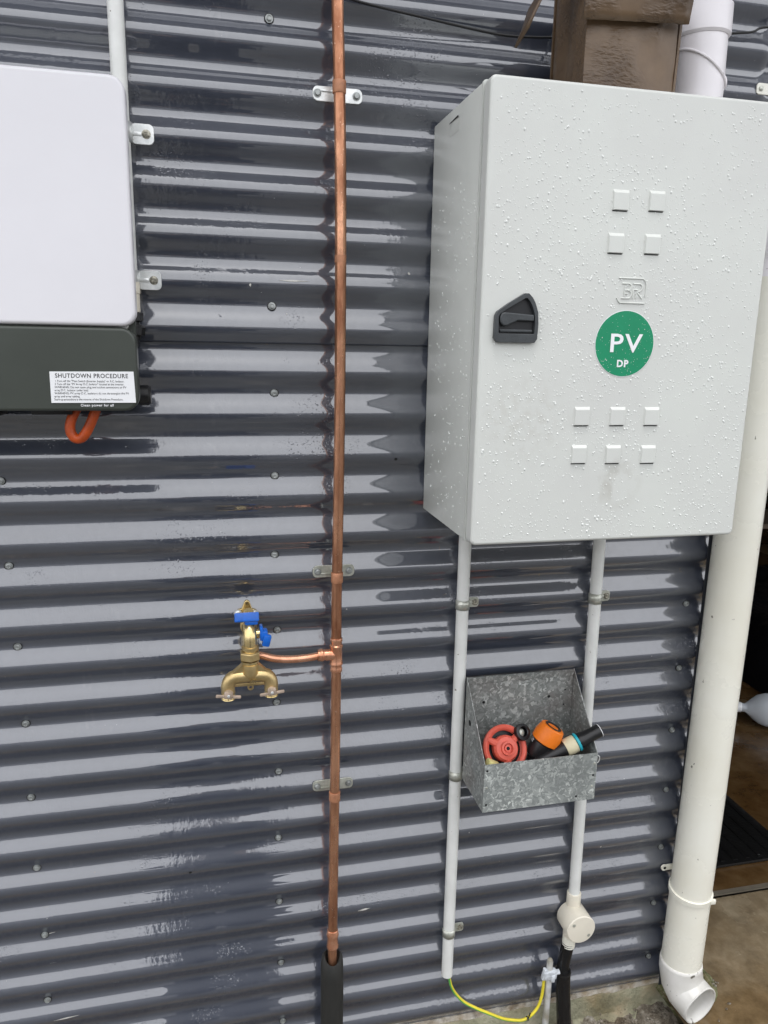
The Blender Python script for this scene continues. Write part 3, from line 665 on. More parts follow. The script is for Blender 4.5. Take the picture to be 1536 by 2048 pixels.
saddle(-.2390, 1.9355, "upper zinc saddle at the right edge of the inverter", M['zinc'], h_=.030, tabw=.030)
saddle(-.2388, 1.7085, "lower zinc saddle at the right edge of the inverter", M['zinc'], h_=.030, tabw=.032)
saddle(.3687, 1.1035, "saddle on the left conduit just below the grey cabinet", M['oldzinc'], tabw=.020, h_=.0195)
saddle(.3690, .7245, "saddle on the left conduit tucked beside the galvanised box", M['oldzinc'], tabw=.020, h_=.0195)
saddle(.3690, .3370, "saddle near the lower end of the left conduit", M['oldzinc'], tabw=.020, h_=.0195)
saddle(.6605, 1.1000, "saddle on the right conduit above the galvanised box", M['oldzinc'], tabw=.021, h_=.022)

# round junction box
jb = thing("junction_box", "round cream plastic junction box on the right conduit above black pipe", "junction box", (.6675, -.03, .33))
JX, JZ = .6675, .3275
MB().lathe([(.0325, -.018), (.0335, -.016), (.0338, .030), (.0330, .0335)], (JX, -.0385, JZ), (0, -1, 0), 44).build("box_body", M['jbox'], jb)
lid = MB().lathe([(.0345, 0), (.0345, .003), (.0325, .0050), (.010, .0062), (.0005, .0062)], (JX, -.0722, JZ), (0, -1, 0), 44).build("lid", M['jbox'], jb)
for dx, dz in ((-.019, .015), (.019, -.016)): MB().lathe([(.0040, 0), (.0040, .0008), (.001, .0012)], (JX + dx, -.0771, JZ + dz), (0, -1, 0), 12).build("lid_screw", M['oldzinc'], jb)
MB().lathe([(.0155, .028), (.0160, .030), (.0160, .060), (.0155, .0615)], (JX + .0012, CY, JZ), (0, 0, 1), 28).build("upper_spigot", M['jbox'], jb)
MB().lathe([(.0165, .026), (.0165, .045), (.0135, .048)], (JX - .003, -.036, JZ), (-.03, 0, -1), 28).build("lower_spigot", M['jbox'], jb)
pr = []
for k in range(6): pr += [(.0135, .048 + k * .0045), (.0150, .0490 + k * .0045), (.0150, .0512 + k * .0045), (.0128, .0520 + k * .0045)]
MB().lathe(pr, (JX - .003, -.036, JZ), (-.06, -.02, -1), 24).build("ribbed_gland", M['pvc'], jb)
bp_ = thing("black_drain_pipe", "taped black plastic pipe entering the ground below the round junction box", "pipe", (.66, -.05, 0))
MB().tube(spline([(.6605, -.037, .262), (.656, -.037, .235), (.652, -.037, .205), (.6515, -.040, .185)], 6), .0145, 24, rs=None).build("tape_wrap", M['tape'], bp_)
MB().tube(spline([(.6515, -.040, .192), (.652, -.043, .15), (.655, -.049, .09), (.658, -.055, .03), (.660, -.058, -.03)], 6), .0170, 24).build("pipe_body", M['tape'], bp_)
MB().lathe([(.0178, 0), (.0178, .005)], (.6515, -.0405, .184), (0, 0, 1), 24).build("collar", M['blackplastic'], bp_)

# earth stake, clamp and wire
es = thing("earth_stake", "white-smeared earth stake with clamp standing beside the black pipe", "earth stake", (.6125, -.047, 0))
MB().lathe([(.0075, -.03), (.0075, .15), (.0070, .228), (.0055, .234), (.002, .236)], (.6120, -.047, 0), (.0, 0, 1), 18).build("stake", mat("whitened_steel", (.62, .63, .63), .5, c2=(.30, .28, .22), vscale=22, bump=.001, bscale=90), es)
b = MB().box((.6120, -.050, .196), (.030, .016, .022), bevel=.003).box((.598, -.050, .199), (.008, .010, .030), rot=Matrix.Rotation(.2, 3, 'Y'), bevel=.002).lathe([(.006, 0), (.006, .010)], (.626, -.050, .198), (1, 0, 0), 6).box((.6165, -.057, .190), (.010, .008, .018), bevel=.002)
for v in b.bm.verts: v.co += Vector((1, 0, 1)) * .0016 * noise.noise(v.co * 90)
b.build("clamp", mat("white_painted_clamp", (.66, .70, .74), .5, var=.15, vscale=60, bump=.001, bscale=120), es)
ew = thing("earth_wire", "green and yellow earth wire looping from conduit end to the earth stake", "wire", (.48, -.04, .1))
wp = spline([(.3700, -.030, .26), (.3735, -.030, .222), (.3825, -.033, .186), (.4050, -.040, .156), (.4350, -.046, .136), (.4637, -.050, .1205), (.5000, -.054, .1010), (.5308, -.055, .0905), (.5520, -.055, .0875), (.5720, -.054, .0960), (.5880, -.052, .1140), (.5965, -.050, .1420), (.5990, -.049, .175), (.600, -.049, .192)], 7)
MB().tube(wp, .0034, 12).build("yellow_sheath", M['earthy'], ew)
gp = []
for i, q in enumerate(wp[:int(len(wp) * .72)]):
    t_ = (wp[min(i + 1, len(wp) - 1)] - wp[max(i - 1, 0)]).normalized(); n_ = Vector((0, -1, 0)); s2 = t_.cross(n_).normalized()
    a = .55 + i * .010; gp.append(q + (n_ * math.cos(a) + s2 * math.sin(a)) * .0014)
MB().tube(gp, .0026, 10).build("green_stripe", M['earthg'], ew)
MB().lathe([(.0052, 0), (.0052, .003)], (.560, -.0548, .0885), (1, 0, .25), 14).build("tie_loop", M['blackplastic'], ew)
MB().box((.5635, -.058, .097), (.0022, .002, .018), rot=Matrix.Rotation(.3, 3, 'Y')).build("tie_tail", M['blackplastic'], ew)

# ------------------------------------------------------------------ grey cabinet
cb = thing("electrical_cabinet", "large pale grey metal cabinet with round green PV sticker", "electrical cabinet", (.52, -.15, 1.3))
X0, X1, ZB, ZT = .2830, .7600, 1.300, 1.985
b = MB().box(((X0 + X1) / 2, (-.018 - .266) / 2, (ZB + ZT) / 2), (X1 - X0, .248, ZT - ZB), bevel=.003); b.build("cabinet_body", M['cab'], cb)
b = MB().frame(rrect(X0 - .0018, ZB - .0012, X1 + .0012, ZT + .0012, .005, 3), rrect(X0 + .008, ZB + .008, X1 - .008, ZT - .008, .004, 3), -.2705, -.2655); b.build("sealing_lip", M['cab'], cb)
MB().box(((X0 + X1) / 2, -.2735, (ZB + ZT) / 2), (X1 - X0 - .012, .008, ZT - ZB - .012)).build("gasket", M['recess'], cb)
door = rounded_shell(X0 - .0005, ZB - .0005, X1 + .001, ZT + .0005, .009, -.2755, -.3000, .005).build("door", M['door'], cb, smooth=50, wn=True)
# louvre on the left side
MB().prism([(0, 0)] * 0 + [(0, 0), (1, 0), (1, 1)], 0, 1).bm.free()
lv = MB(); q = [(X0 - .0022, -.112, 1.9640), (X0 - .0022, -.160, 1.9640), (X0 - .0022, -.160, 1.9672), (X0 - .0022, -.116, 1.9655)]
lv.bm.faces.new([lv.bm.verts.new(p_) for p_ in q]); lv.build("vent_slot", M['hole'], cb, smooth=0)
lv = MB(); rows = []
for k in range(7):
    t_ = k / 6; rows.append([(X0 - .0016 * (1 - t_) ** .5 * math.sin(PI * min(max(u, .0), 1)) ** .5 - .0002, -.112 - .048 * u, 1.9645 - .020 * t_) for u in [i / 8 for i in range(9)]])
lv.rings(rows, False, False, False); lv.build("vent_hood", M['cab'], cb, smooth=70)
YD = -.3000
for x_, z_ in ((.4957, 1.8298), (.5561, 1.8318), (.4931, 1.7681), (.5550, 1.7694), (.4578, 1.5055), (.5199, 1.5054), (.5808, 1.5052), (.4574, 1.4448), (.5176, 1.4439), (.5808, 1.4431)):
    x_ += .001; a = .0135; c_ = .0150; mb = MB(); B = mb.bm
    def ring_(y, dx, zb, zt): return [B.verts.new((x_ + sx * (a - dx), y, z_ + zz)) for sx, zz in ((-1, zb), (1, zb), (1, zt), (-1, zt))]
    base = ring_(YD + .0004, 0, -c_, c_); top = ring_(YD - .0034, .0016, -c_ + .0008, c_ - .0050)
    B.faces.new(top)
    for k in range(4): B.faces.new((base[k], base[(k + 1) % 4], top[(k + 1) % 4], top[k]))
    kn = mb.build("embossed_knockout", M['door'], cb, smooth=0); bv = kn.modifiers.new("bevel", 'BEVEL'); bv.width = .0005; bv.segments = 2
    subpart(MB().box((x_ - .0004, YD - .0004, z_ - c_ - .0007), (2 * a - .003, .0006, .0014)).build("painted_shadow_strip", M['recess'], None, smooth=0), kn)  # black strip laid on the door, painting the shadow under the knockout's lower edge
# embossed emblem: two rounded letters inside an open rounded frame
lg = bpy.data.objects.new("embossed_emblem", None); col.objects.link(lg); lg.parent = cb; lg.location = -Vector(cb.location)
bpy.data.objects.remove(lg)
em = MB(); Y_ = YD - .0006
def ridge(pts, r=.0011): em.tube([(x, Y_, z) for x, z in pts], r, 8)
LX, LZ = .5275, 1.6990
ridge([(LX - .023, LZ + .0185), (LX + .018, LZ + .0185), (LX + .0225, LZ + .015), (LX + .0245, LZ + .010), (LX + .0245, LZ - .008)])
ridge([(LX + .024, LZ - .0185), (LX - .019, LZ - .0185), (LX - .0225, LZ - .015), (LX - .0245, LZ - .011)])
ridge([(LX - .017, LZ + .0105), (LX - .005, LZ + .0105), (LX - .0015, LZ + .0085), (LX - .0015, LZ + .004), (LX - .004, LZ + .0005), (LX - .012, LZ + .0005)])
ridge([(LX - .004, LZ + .0005), (LX - .0005, LZ - .003), (LX - .0005, LZ - .008), (LX - .004, LZ - .0115), (LX - .017, LZ - .0115)])
ridge([(LX - .012, LZ + .006), (LX - .012, LZ - .008)]); ridge([(LX - .012, LZ - .0045), (LX - .007, LZ - .0045)])
ridge([(LX + .003, LZ - .0115), (LX + .003, LZ + .0015), (LX + .010, LZ + .0015)])
ridge([(LX + .002, LZ + .0105), (LX + .014, LZ + .0105), (LX + .0175, LZ + .008), (LX + .0175, LZ + .003), (LX + .014, LZ - .001), (LX + .010, LZ - .002), (LX + .0185, LZ - .0115)])
ridge([(LX + .008, LZ - .0115), (LX + .008, LZ - .004)])
em.build("embossed_emblem", M['cab'], cb, smooth=60)
# sticker with lettering
SX, SZ = .5232, 1.6185
MB().lathe([(.0512, 0), (.0512, .0003)], (SX, YD - .0002, SZ), (0, -1, 0), 72).build("sticker_border", M['white'], cb)
MB().lathe([(.0503, 0), (.0503, .0003)], (SX, YD - .0006, SZ), (0, -1, 0), 72).build("sticker", M['green'], cb)
text("PV", .0400, M['white'], "lettering", cb, (SX + .001, YD - .0013, SZ - .0125), 'CENTER', bold=.0005, space=1.14, xs=1.20)
for o_ in [o for o in bpy.data.objects if o.name.startswith("lettering") and o.parent == cb]: pass
text("DP", .0150, M['white'], "lettering", cb, (SX - .0015, YD - .0013, SZ - .0355), 'CENTER', bold=.0005, space=1.15)
# swing handle
hx = bpy.data.objects.new("door_handle", None)
out = [(.3029, 1.6561), (.3062, 1.6622), (.3237, 1.6745), (.3485, 1.6895), (.3550, 1.6894), (.3613, 1.6836), (.3662, 1.6758), (.3712, 1.6626), (.3726, 1.6458), (.3719, 1.6228), (.3678, 1.6172), (.3078, 1.6172), (.3024, 1.6234)]
cx_, cz_ = .339, 1.651
inn = [(.3085, 1.6550), (.3115, 1.6595), (.3265, 1.6690), (.3500, 1.6825), (.3530, 1.6822), (.3570, 1.6780), (.3610, 1.6720), (.3655, 1.6610), (.3672, 1.6450), (.3668, 1.6305), (.3662, 1.6300), (.3098, 1.6300), (.3092, 1.6306)]
hf = MB().frame(out, inn, YD - .0075, YD - .0002).build("handle_surround", M['greyplastic'], cb, bevel=.0016)
MB().prism(inn, YD - .0012, YD - .0004).build("handle_recess", M['recess'], cb)
lvr = [(.3103, 1.6543), (.3128, 1.6600), (.3186, 1.6612), (.3644, 1.6584), (.3648, 1.6490), (.3391, 1.6495), (.3226, 1.6419), (.3160, 1.6412), (.3112, 1.6458)]
MB().prism(lvr, YD - .0088, YD - .002).build("handle_lever", M['greyplastic'], cb, bevel=.0018)
MB().box((.338, YD - .0035, 1.6345), (.052, .003, .004), bevel=.0008).build("handle_ledge", M['greyplastic'], cb)

# water beads on the cabinet (uncountable)
def bead_mesh(places, name, parent, m):
    """places: (position, outward normal, radius, elongation)"""
    vs = []; fs = []
    for P_, N_, r, el in places:
        N_ = Vector(N_); u = Vector((0, 0, 1)).cross(N_).normalized() if abs(N_.z) < .9 else Vector((1, 0, 0)); v = N_.cross(u)
        b0 = len(vs); S = 7
        for hgt, rad in ((-.02, 1.), (.30, .86), (.52, .5)):
            for k in range(S):
                a = 2 * PI * k / S; kz = math.sin(a) * el * (1.15 if math.sin(a) * v.z < 0 else .9)
                vs.append(Vector(P_) + (u * math.cos(a) * rad + v * kz * rad + N_ * hgt) * r)
        vs.append(Vector(P_) + N_ * r * .60)
        for l in range(2):
            for k in range(S):
                k2 = (k + 1) % S; fs.append((b0 + l * S + k, b0 + l * S + k2, b0 + (l + 1) * S + k2, b0 + (l + 1) * S + k))
        for k in range(S): fs.append((b0 + 2 * S + k, b0 + 2 * S + (k + 1) % S, b0 + 3 * S))
    me = bpy.data.meshes.new(name); me.from_pydata([tuple(v) for v in vs], [], fs); me.materials.append(m)
    for f_ in me.polygons: f_.use_smooth = True
    o = bpy.data.objects.new(name, me); col.objects.link(o); o['kind'] = 'stuff'
    if parent is not None: o.parent = parent; o.location = -Vector(parent.location)
    bm = bmesh.new(); bm.from_mesh(me); bmesh.ops.recalc_face_normals(bm, faces=bm.faces); bm.to_mesh(me); bm.free()
    return o
random.seed(5)
pl = []
while len(pl) < 5400:
    x_, z_ = random.uniform(X0 + .008, X1 - .004), random.uniform(ZB + .006, ZT - .008)
    dens = .55 + .6 * noise.noise(Vector((x_ * 9, 0, z_ * 9))) + .35 * noise.noise(Vector((x_ * 30, 4, z_ * 30)))
    if z_ > 1.9: dens *= .5
    if random.random() > dens: continue
    r = random.choice((.0005, .0006, .0007, .0008, .0009, .0011)) if random.random() < .86 else random.uniform(.0011, .0018)
    y_ = YD
    if (x_ - SX) ** 2 + (z_ - SZ) ** 2 < .051 ** 2: y_ = YD - .0011; r *= .38
    if .300 < x_ < .375 and 1.615 < z_ < 1.692: continue
    pl.append(((x_, y_, z_), (0, -1, 0), r, random.uniform(.8, 1.5)))
for i in range(420):
    y_, z_ = random.uniform(-.262, -.03), random.uniform(ZB + .01, ZT - .12 - .0)
    if random.random() > .25 + .75 * (-y_ / .26) : continue
    pl.append(((X0, y_, z_), (-1, 0, 0), random.choice((.0007, .0009, .0012, .0015)), random.uniform(.9, 2.0)))
for i in range(26):
    pl.append(((X0 + .02 + random.random() * (X1 - X0 - .03), -.285 + random.random() * .012, ZB - .0002), (0, 0, -1), random.uniform(.002, .0036), 1.))
bead_mesh(pl, "water_droplets", cb, M['water'])
pl = []
for i in range(170):
    z_ = random.uniform(.45, 2.15); c_ = on_pipe(z_); a = random.uniform(-1.3, 1.3); n_ = Vector((math.sin(a) - .1, -math.cos(a), 0)).normalized()
    if abs(z_ - tz) < .04: continue
    pl.append((c_ + n_ * .0098, n_, random.choice((.0006, .0008, .0012)), random.uniform(1, 1.6)))
bead_mesh(pl, "water_droplets", cp, M['bead'])
pl = []
for i in range(260):
    x_, z_ = random.uniform(-.5, .9), random.uniform(.2, 2.05)
    if noise.noise(Vector((x_ * 4, 1, z_ * 4))) < .05: continue
    pl.append(((x_, prof(z_) + buckle(x_, z_) + (-.0034 if z_ > 1.6075 else 0), z_), (0, -1, 0), random.uniform(.0006, .0014), random.uniform(1, 2)))
for x_, z_, r in ((-.2587, 1.4589, .0022), (-.2592, 1.4474, .0026), (-.2587, 1.4252, .0036)): pl.append(((x_, prof(z_) - .002, z_), (0, -1, 0), r, 1.1))
bead_mesh(pl, "water_droplets", wall, M['bead'])

# ------------------------------------------------------------------ galvanised box with hose fittings
gb = thing("galvanised_box", "open spangled galvanised metal box holding hose fittings below the cabinet", "metal box", (.5, -.1, .72))
BX0, BX1, BYB, BYF = .3800, .6170, -.0455, -.1660
ZTB, ZTF, ZBB = .9500, .8240, .7220
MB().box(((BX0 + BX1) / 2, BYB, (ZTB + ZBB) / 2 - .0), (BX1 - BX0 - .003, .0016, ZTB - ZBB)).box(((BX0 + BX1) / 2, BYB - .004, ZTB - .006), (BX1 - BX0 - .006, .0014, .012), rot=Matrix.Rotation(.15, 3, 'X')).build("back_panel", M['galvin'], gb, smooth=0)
MB().box(((BX0 + BX1) / 2, BYF, (ZTF + ZBB) / 2), (BX1 - BX0 + .001, .0016, ZTF - ZBB)).build("front_panel", M['galv'], gb, smooth=0)
for x_ in (BX0, BX1):
    m_ = MB(); th = .0008
    P4 = [(BYB + .0008, ZBB), (BYB + .0008, ZTB + .001), (BYF + .001, ZTF + .001), (BYF + .001, ZBB)]
    a = [m_.bm.verts.new((x_ - th, y, z)) for y, z in P4]; b_ = [m_.bm.verts.new((x_ + th, y, z)) for y, z in P4]
    m_.bm.faces.new(a); m_.bm.faces.new(b_[::-1])
    for i in range(4): m_.bm.faces.new((a[i], a[(i + 1) % 4], b_[(i + 1) % 4], b_[i]))
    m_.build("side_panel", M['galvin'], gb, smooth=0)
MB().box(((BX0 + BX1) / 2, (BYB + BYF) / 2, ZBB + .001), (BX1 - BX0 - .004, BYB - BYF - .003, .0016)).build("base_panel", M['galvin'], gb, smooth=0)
for k, (x_, z_) in enumerate(((BX0 + .005, .811), (BX0 + .005, .775), (BX0 + .006, .738), (BX1 - .005, .802), (BX1 - .006, .776), (BX1 - .007, .752), (BX1 - .040, .733))):
    MB().lathe([(.0024, 0), (.0024, .0006), (.0012, .0012)], (x_, BYF - .0008, z_), (0, -1, 0), 10).build("rivet", M['oldzinc'] if k % 2 else M['rubber'], gb)
for x_, z_ in ((.418, .893), (.563, .893), (.600, .938), (.599, .905), (.598, .872)):
    MB().lathe([(.0032 if x_ < .58 else .0018, 0), (.0022 if x_ < .58 else .001, .0012)], (x_, BYB - .0008, z_), (0, -1, 0), 10).build("bolt_hole", M['hole'], gb)
MB().lathe([(.006, 0), (.006, .0006)], (BX0 - .0009, -.075, .865), (-1, 0, 0), 16).build("side_hole", M['hole'], gb)
pb = MB().tube(spline([(BX1 - .002, BYF + .004, .818), (BX1 + .006, BYF + .002, .814), (BX1 + .005, BYF + .002, .803), (BX1 - .001, BYF + .003, .799)], 4), .0012, 8); pb.build("wire_hook", M['zinc'], gb)

# red spoked reel
def ring_axes(axis):
    ax = Vector(axis).normalized(); a = Vector((0, 0, 1)); u = ax.cross(a).normalized(); return ax, u, u.cross(ax)
rd = thing("red_reel", "coral red plastic hose wheel in the left of the metal box", "hose wheel", (.44, -.12, .78))
ax, u, v = ring_axes((.05, -.86, .48)); ro = Vector((.4395, -.118, .826))
MB().lathe([(.0345, -.005), (.0435, -.006), (.0465, -.003), (.0465, .003), (.043, .0055), (.0355, .004)], ro, ax, 48, False, False).build("rim", M['red'], rd).modifiers.new("t", 'SOLIDIFY').thickness = .002
MB().lathe([(.026, -.006), (.026, .006), (.022, .011), (.014, .0125), (.0135, .018), (.010, .019), (.0095, .013), (.0065, .0125), (.0065, .016), (.004, .0165)], ro, ax, 36).build("hub", M['red'], rd)
MB().lathe([(.0035, .0166), (.0035, .0172)], ro, ax, 16).build("hub_hole", M['hole'], rd)
for a0 in (-PI / 2, PI * .18, PI * .80):
    d_ = u * math.cos(a0) + v * math.sin(a0)
    MB().tube([ro + d_ * .021 + ax * .004, ro + d_ * .041 + ax * .001], .004, 10, rs=[.0085, .0055]).build("spoke", M['red'], rd)
MB().lathe([(.036, -.012), (.036, -.010)], ro, ax, 36).build("dark_backing", M['recess'], rd)

yb = tag(MB().box((.402, -.150, .811), (.028, .022, .018), rot=Matrix.Rotation(.5, 3, 'Y'), bevel=.004).build("yellow_clip", M['yellow']), "pale yellow plastic clip in the box's front left corner", "plastic clip")

# small black ring fitting
br = thing("ring_fitting", "small black ring fitting between red wheel and orange connector", "hose fitting", (.48, -.10, .80))
ax, u, v = ring_axes((.25, -.8, .55)); q0 = Vector((.4770, -.105, .850))
MB().lathe([(.009, 0), (.0165, 0), (.0175, .003), (.0165, .010), (.011, .012), (.009, .010)], q0, ax, 30, False, False).build("black_ring", M['blackplastic'], br)
MB().lathe([(.0075, -.004), (.0075, .003), (.003, .005)], q0, ax, 20).build("grey_centre", M['oldzinc'], br)
MB().lathe([(.013, -.03), (.013, 0)], q0, ax, 20).build("black_stem", M['blackplastic'], br)

# orange and black hose connector
oc2 = thing("hose_connector", "orange and black hose connector lying in the metal box", "hose connector", (.54, -.10, .78))
ax = Vector((.42, -.05, .80)).normalized(); o0 = Vector((.512, -.118, .812))
MB().lathe([(.012, -.025), (.014, -.015), (.021, -.010), (.0235, .0), (.0235, .022), (.0215, .024)], o0, ax, 36).build("black_base", M['blackplastic'], oc2)
MB().lathe([(.0240, .024), (.0280, .026), (.0285, .040), (.0245, .0580), (.0220, .060), (.0150, .0600)], o0, ax, 40).build("orange_collar", M['orange'], oc2)
MB().lathe([(.0150, .0595), (.0175, .0610), (.0160, .0622), (.009, .0590), (.0085, .052)], o0, ax, 30).build("black_mouth", M['recess'], oc2)
for k in range(14):
    a = PI * .95 + k * .14
    uu = ax.cross(Vector((0, 0, 1))).normalized(); vv = ax.cross(uu)
    d_ = uu * math.cos(a) + vv * math.sin(a)
    for hh in (.0155, .0195):
        c_ = o0 + ax * (hh + random.uniform(-.001, .001)) + d_ * .0236
        rot = Matrix((d_.cross(ax), ax, d_)).transposed()
        if random.random() < .75: MB().box(c_, (random.uniform(.001, .0026), random.uniform(.0012, .0030), .0003), rot=rot).build("printed_mark", M['white'], oc2, smooth=0)

# black spray nozzle with cyan and cream rings
nz = thing("hose_nozzle", "black hose nozzle with cyan and cream rings resting over the box's right edge", "hose nozzle", (.57, -.14, .80))
n0 = Vector((.508, -.140, .803)); n1 = Vector((.632, -.142, .8590)); ax = (n1 - n0).normalized(); L = (n1 - n0).length
MB().lathe([(.010, -.01), (.0125, .0), (.0140, .030), (.0150, .052), (.0155, .056)], n0, ax, 32).build("grip", M['blackplastic'], nz)
MB().lathe([(.0158, .056), (.0172, .058), (.0178, .070), (.0172, .079), (.0160, .080)], n0, ax, 32).build("cream_band", M['cream'], nz)
MB().lathe([(.0165, .0805), (.0185, .0815), (.0185, .0855), (.0165, .0865)], n0, ax, 32).build("cyan_ring", M['cyan'], nz)
MB().lathe([(.0155, .087), (.0160, .092), (.0140, .100), (.0130, .118), (.0135, L - .004), (.0130, L)], n0, ax, 32).build("tip", M['blackplastic'], nz)
MB().lathe([(.0133, L - .0010), (.0137, L - .0002), (.0125, L + .0006), (.0115, L)], n0, ax, 32, False, False).build("tip_rim", M['white'], nz)
tr = tag(MB().box((.545, -.125, .780), (.06, .045, .03), rot=Matrix.Rotation(.3, 3, 'Z'), bevel=.008).build("black_fitting", M['blackplastic']), "black plastic fitting buried under the nozzle in the metal box", "hose fitting")

# ------------------------------------------------------------------ downpipe
dp = thing("downpipe", "cream plastic downpipe standing at the wall's right end with bent outlet", "downpipe", (.95, -.08, .06))
DX, DY, DR = .9540, -.068, .0458
MB().tube([(.9430, DY, .17), (.9490, DY, .6), (DX, DY, 1.15), (.9580, DY, 1.75)], DR, 56).build("pipe_run", M['pvc'], dp)
MB().tube(spline([(.958, DY, 1.74), (.954, DY, 1.80), (.900, DY, 1.87), (.80, DY, 1.95), (.760, DY, 2.01), (.7595, DY, 2.06), (.7595, DY, 2.09)], 6), DR * .97, 48).build("offset_bend", M['pvcwhite'], dp)
MB().tube([(.7595, DY, 2.08), (.7550, DY, 2.3), (.753, DY, 2.7)], DR * .965, 48).build("pipe_run", M['pvcwhite'], dp, label="white upper length of the pipe above the cabinet")
sk = MB()
sk.lathe([(DR * 1.0, 0), (DR * 1.07, .004), (DR * 1.07, .05), (DR * 1.0, .053)], (.7580, DY, 2.150), (-.02, 0, 1), 48); sk.build("socket", M['pvcwhite'], dp)
mb = MB(); pts = []
for k in range(41):
    a = 2 * PI * k / 40; pts.append(((.7590) + DR * 1.0 * math.cos(a), DY + DR * 1.0 * math.sin(a), 2.098 - .030 * math.cos(a)))
mb.tube(pts, .0022, 8); mb.build("seam_bead", M['pvcwhite'], dp)
MB().lathe([(.014, 0), (.016, .004), (.014, .014), (.008, .018)], (.795, DY, 2.082), (1, 0, .25), 18).build("moulded_lug", M['pvcwhite'], dp)
# elbow outlet
el = MB(); path = []
for k in (0, 3.2, 4.8, 8):
    a = math.radians(90 * k / 8); path.append(Vector((.9430 + .019 * (1 - math.cos(a)), DY - .046 * (1 - math.cos(a)), .170 - .060 * math.sin(a))))
path = [Vector((.9432, DY, .192)), Vector((.9431, DY, .184))] + path + [path[-1] + Vector((.003, -.012, -.001))]
el.tube(path, DR, 56, cap=False, rs=[DR * 1.03, DR * 1.06] + [DR * 1.06] * 5)
eo = el.build("elbow", M['elbow'], dp, smooth=50); q = eo.modifiers.new("thickness", 'SOLIDIFY'); q.thickness = .0035; q.offset = -1
# bracket
b = MB(); b.lathe([(DR + .0005, -.006), (DR + .0032, -.0055), (DR + .0032, .0055), (DR + .0005, .006)], (.9455, DY, .3800), (0, -.10, 1), 56); b.build("bracket_band", M['pvc'], dp)
b = MB().box((.9170, -.022, .412), (.030, .0035, .0150), bevel=.0015).lathe([(.0075, 0), (.0075, .0035)], (.9020, -.0203, .412), (0, -1, 0), 20); b.build("bracket_tab", M['pvc'], dp)
MB().lathe([(.0034, 0), (.0034, .0006)], (.9030, -.0240, .412), (0, -1, 0), 12).build("screw_hole", M['hole'], dp)
b = MB().box((.975, -.110, .377), (.014, .006, .012), bevel=.002); b.build("band_latch", M['pvc'], dp)
# debris and moss behind the outlet
mb = MB(); bmesh.ops.create_grid(mb.bm, x_segments=30, y_segments=30, size=.5)
for v_ in mb.bm.verts:
    r_ = math.hypot(v_.co.x, v_.co.y) * 2; v_.co = Vector((1.005 + v_.co.x * .16, -.01 + v_.co.y * .17, .058 + max(0, 1 - r_ ** 2) * (.035 + .022 * noise.noise(v_.co * 9))))
o = mb.build("moss", M['moss'], smooth=60); o['kind'] = 'stuff'
# leaf litter and stones at the wall foot
random.seed(3); vs = []; fs = []
for i in range(900):
    x_ = random.uniform(.3, .98); y_ = -random.random() ** 1.6 * .26 - .01; s_z = random.uniform(.0015, .006); b0 = len(vs)
    if x_ > .9 and random.random() < .3: x_ += .1
    ctr = Vector((x_, y_, random.uniform(-.002, .008) + .010 * max(0, (y_ + .1) / .1) + (.06 if x_ > .98 else 0)))
    for d_ in ((1, 0, 0), (-1, 0, 0), (0, 1, 0), (0, -1, 0), (0, 0, .6), (0, 0, -.6)): vs.append(ctr + Vector(d_) * s_z * random.uniform(.6, 1.3))
    fs += [tuple(b0 + k for k in f_) for f_ in ((0, 2, 4), (2, 1, 4), (1, 3, 4), (3, 0, 4), (2, 0, 5), (1, 2, 5), (3, 1, 5), (0, 3, 5))]
me = bpy.data.meshes.new("grit"); me.from_pydata([tuple(v_) for v_ in vs], [], fs); me.materials.append(M['gravel']); o = bpy.data.objects.new("grit", me); col.objects.link(o); o['kind'] = 'stuff'

# bracket at upper right
tb = thing("wall_bracket", "cream pipe bracket tab screwed to the wall at the top right corner", "bracket", (.935, -.018, 2.095))
MB().prism(rrect(.9165, 2.0885, .990, 2.1085, .0055, 4), -.0215, -.0185).build("tab", M['pvc'], tb, bevel=.0008)
MB().lathe([(.0045, 0), (.0045, .002), (.003, .003)], (.9255, -.0215, 2.0985), (0, -1, 0), 12).build("screw", M['oldzinc'], tb)

# ------------------------------------------------------------------ cardboard on the cabinet
cd = thing("cardboard_box", "soggy brown cardboard box standing on top of the grey cabinet", "cardboard box", (.54, -.15, 1.986))
FX0, FX1, FY, BY = .4705, .6290, -.200, -.075
mb = MB(); nx, nz = 16, 14; rows = []
for j_ in range(nz + 1):
    z_ = 1.986 + .20 * j_ / nz
    rows.append([(FX0 + (FX1 - FX0) * i / nx, FY + .0035 * noise.noise(Vector((i * .35, 0, j_ * .3))) - .004 * math.sin(PI * i / nx), z_) for i in range(nx + 1)])
mb.rings(rows, False, False, False); mb.build("front_face", M['cardboard'], cd, smooth=70)
mb = MB(); rows = []
for j_ in range(nz + 1):
    z_ = 1.986 + .20 * j_ / nz
    rows.append([(FX0 + .001 + .006 * math.sin(i * 1.7) * (i / 8), FY + (BY - FY) * i / 8, z_) for i in range(9)])
mb.rings(rows, False, False, False); mb.build("side_face", M['cardboard'], cd, smooth=60)
MB().box((FX1 + .004, -.14, 2.086), (.004, .12, .20), rot=Matrix.Rotation(.03, 3, 'Y')).build("side_face", M['cardboard'], cd)
MB().box(((FX0 + FX1) / 2, BY, 2.086), (FX1 - FX0, .004, .20)).build("back_face", M['cardboard'], cd)
mb = MB(); rows = []
for j_ in range(7):
    t_ = j_ / 6
    rows.append([(FX0 - .014 + (FX1 - FX0 + .022) * i / 14, FY - .016 - .010 * math.sin(t_ * 2) - .0015 * noise.noise(Vector((i * .5, 3, j_))), 2.101 + .09 * t_ + .0016 * noise.noise(Vector((i * .8, 0, 7))) + .010 * i / 14 * (1 - t_)) for i in range(15)])
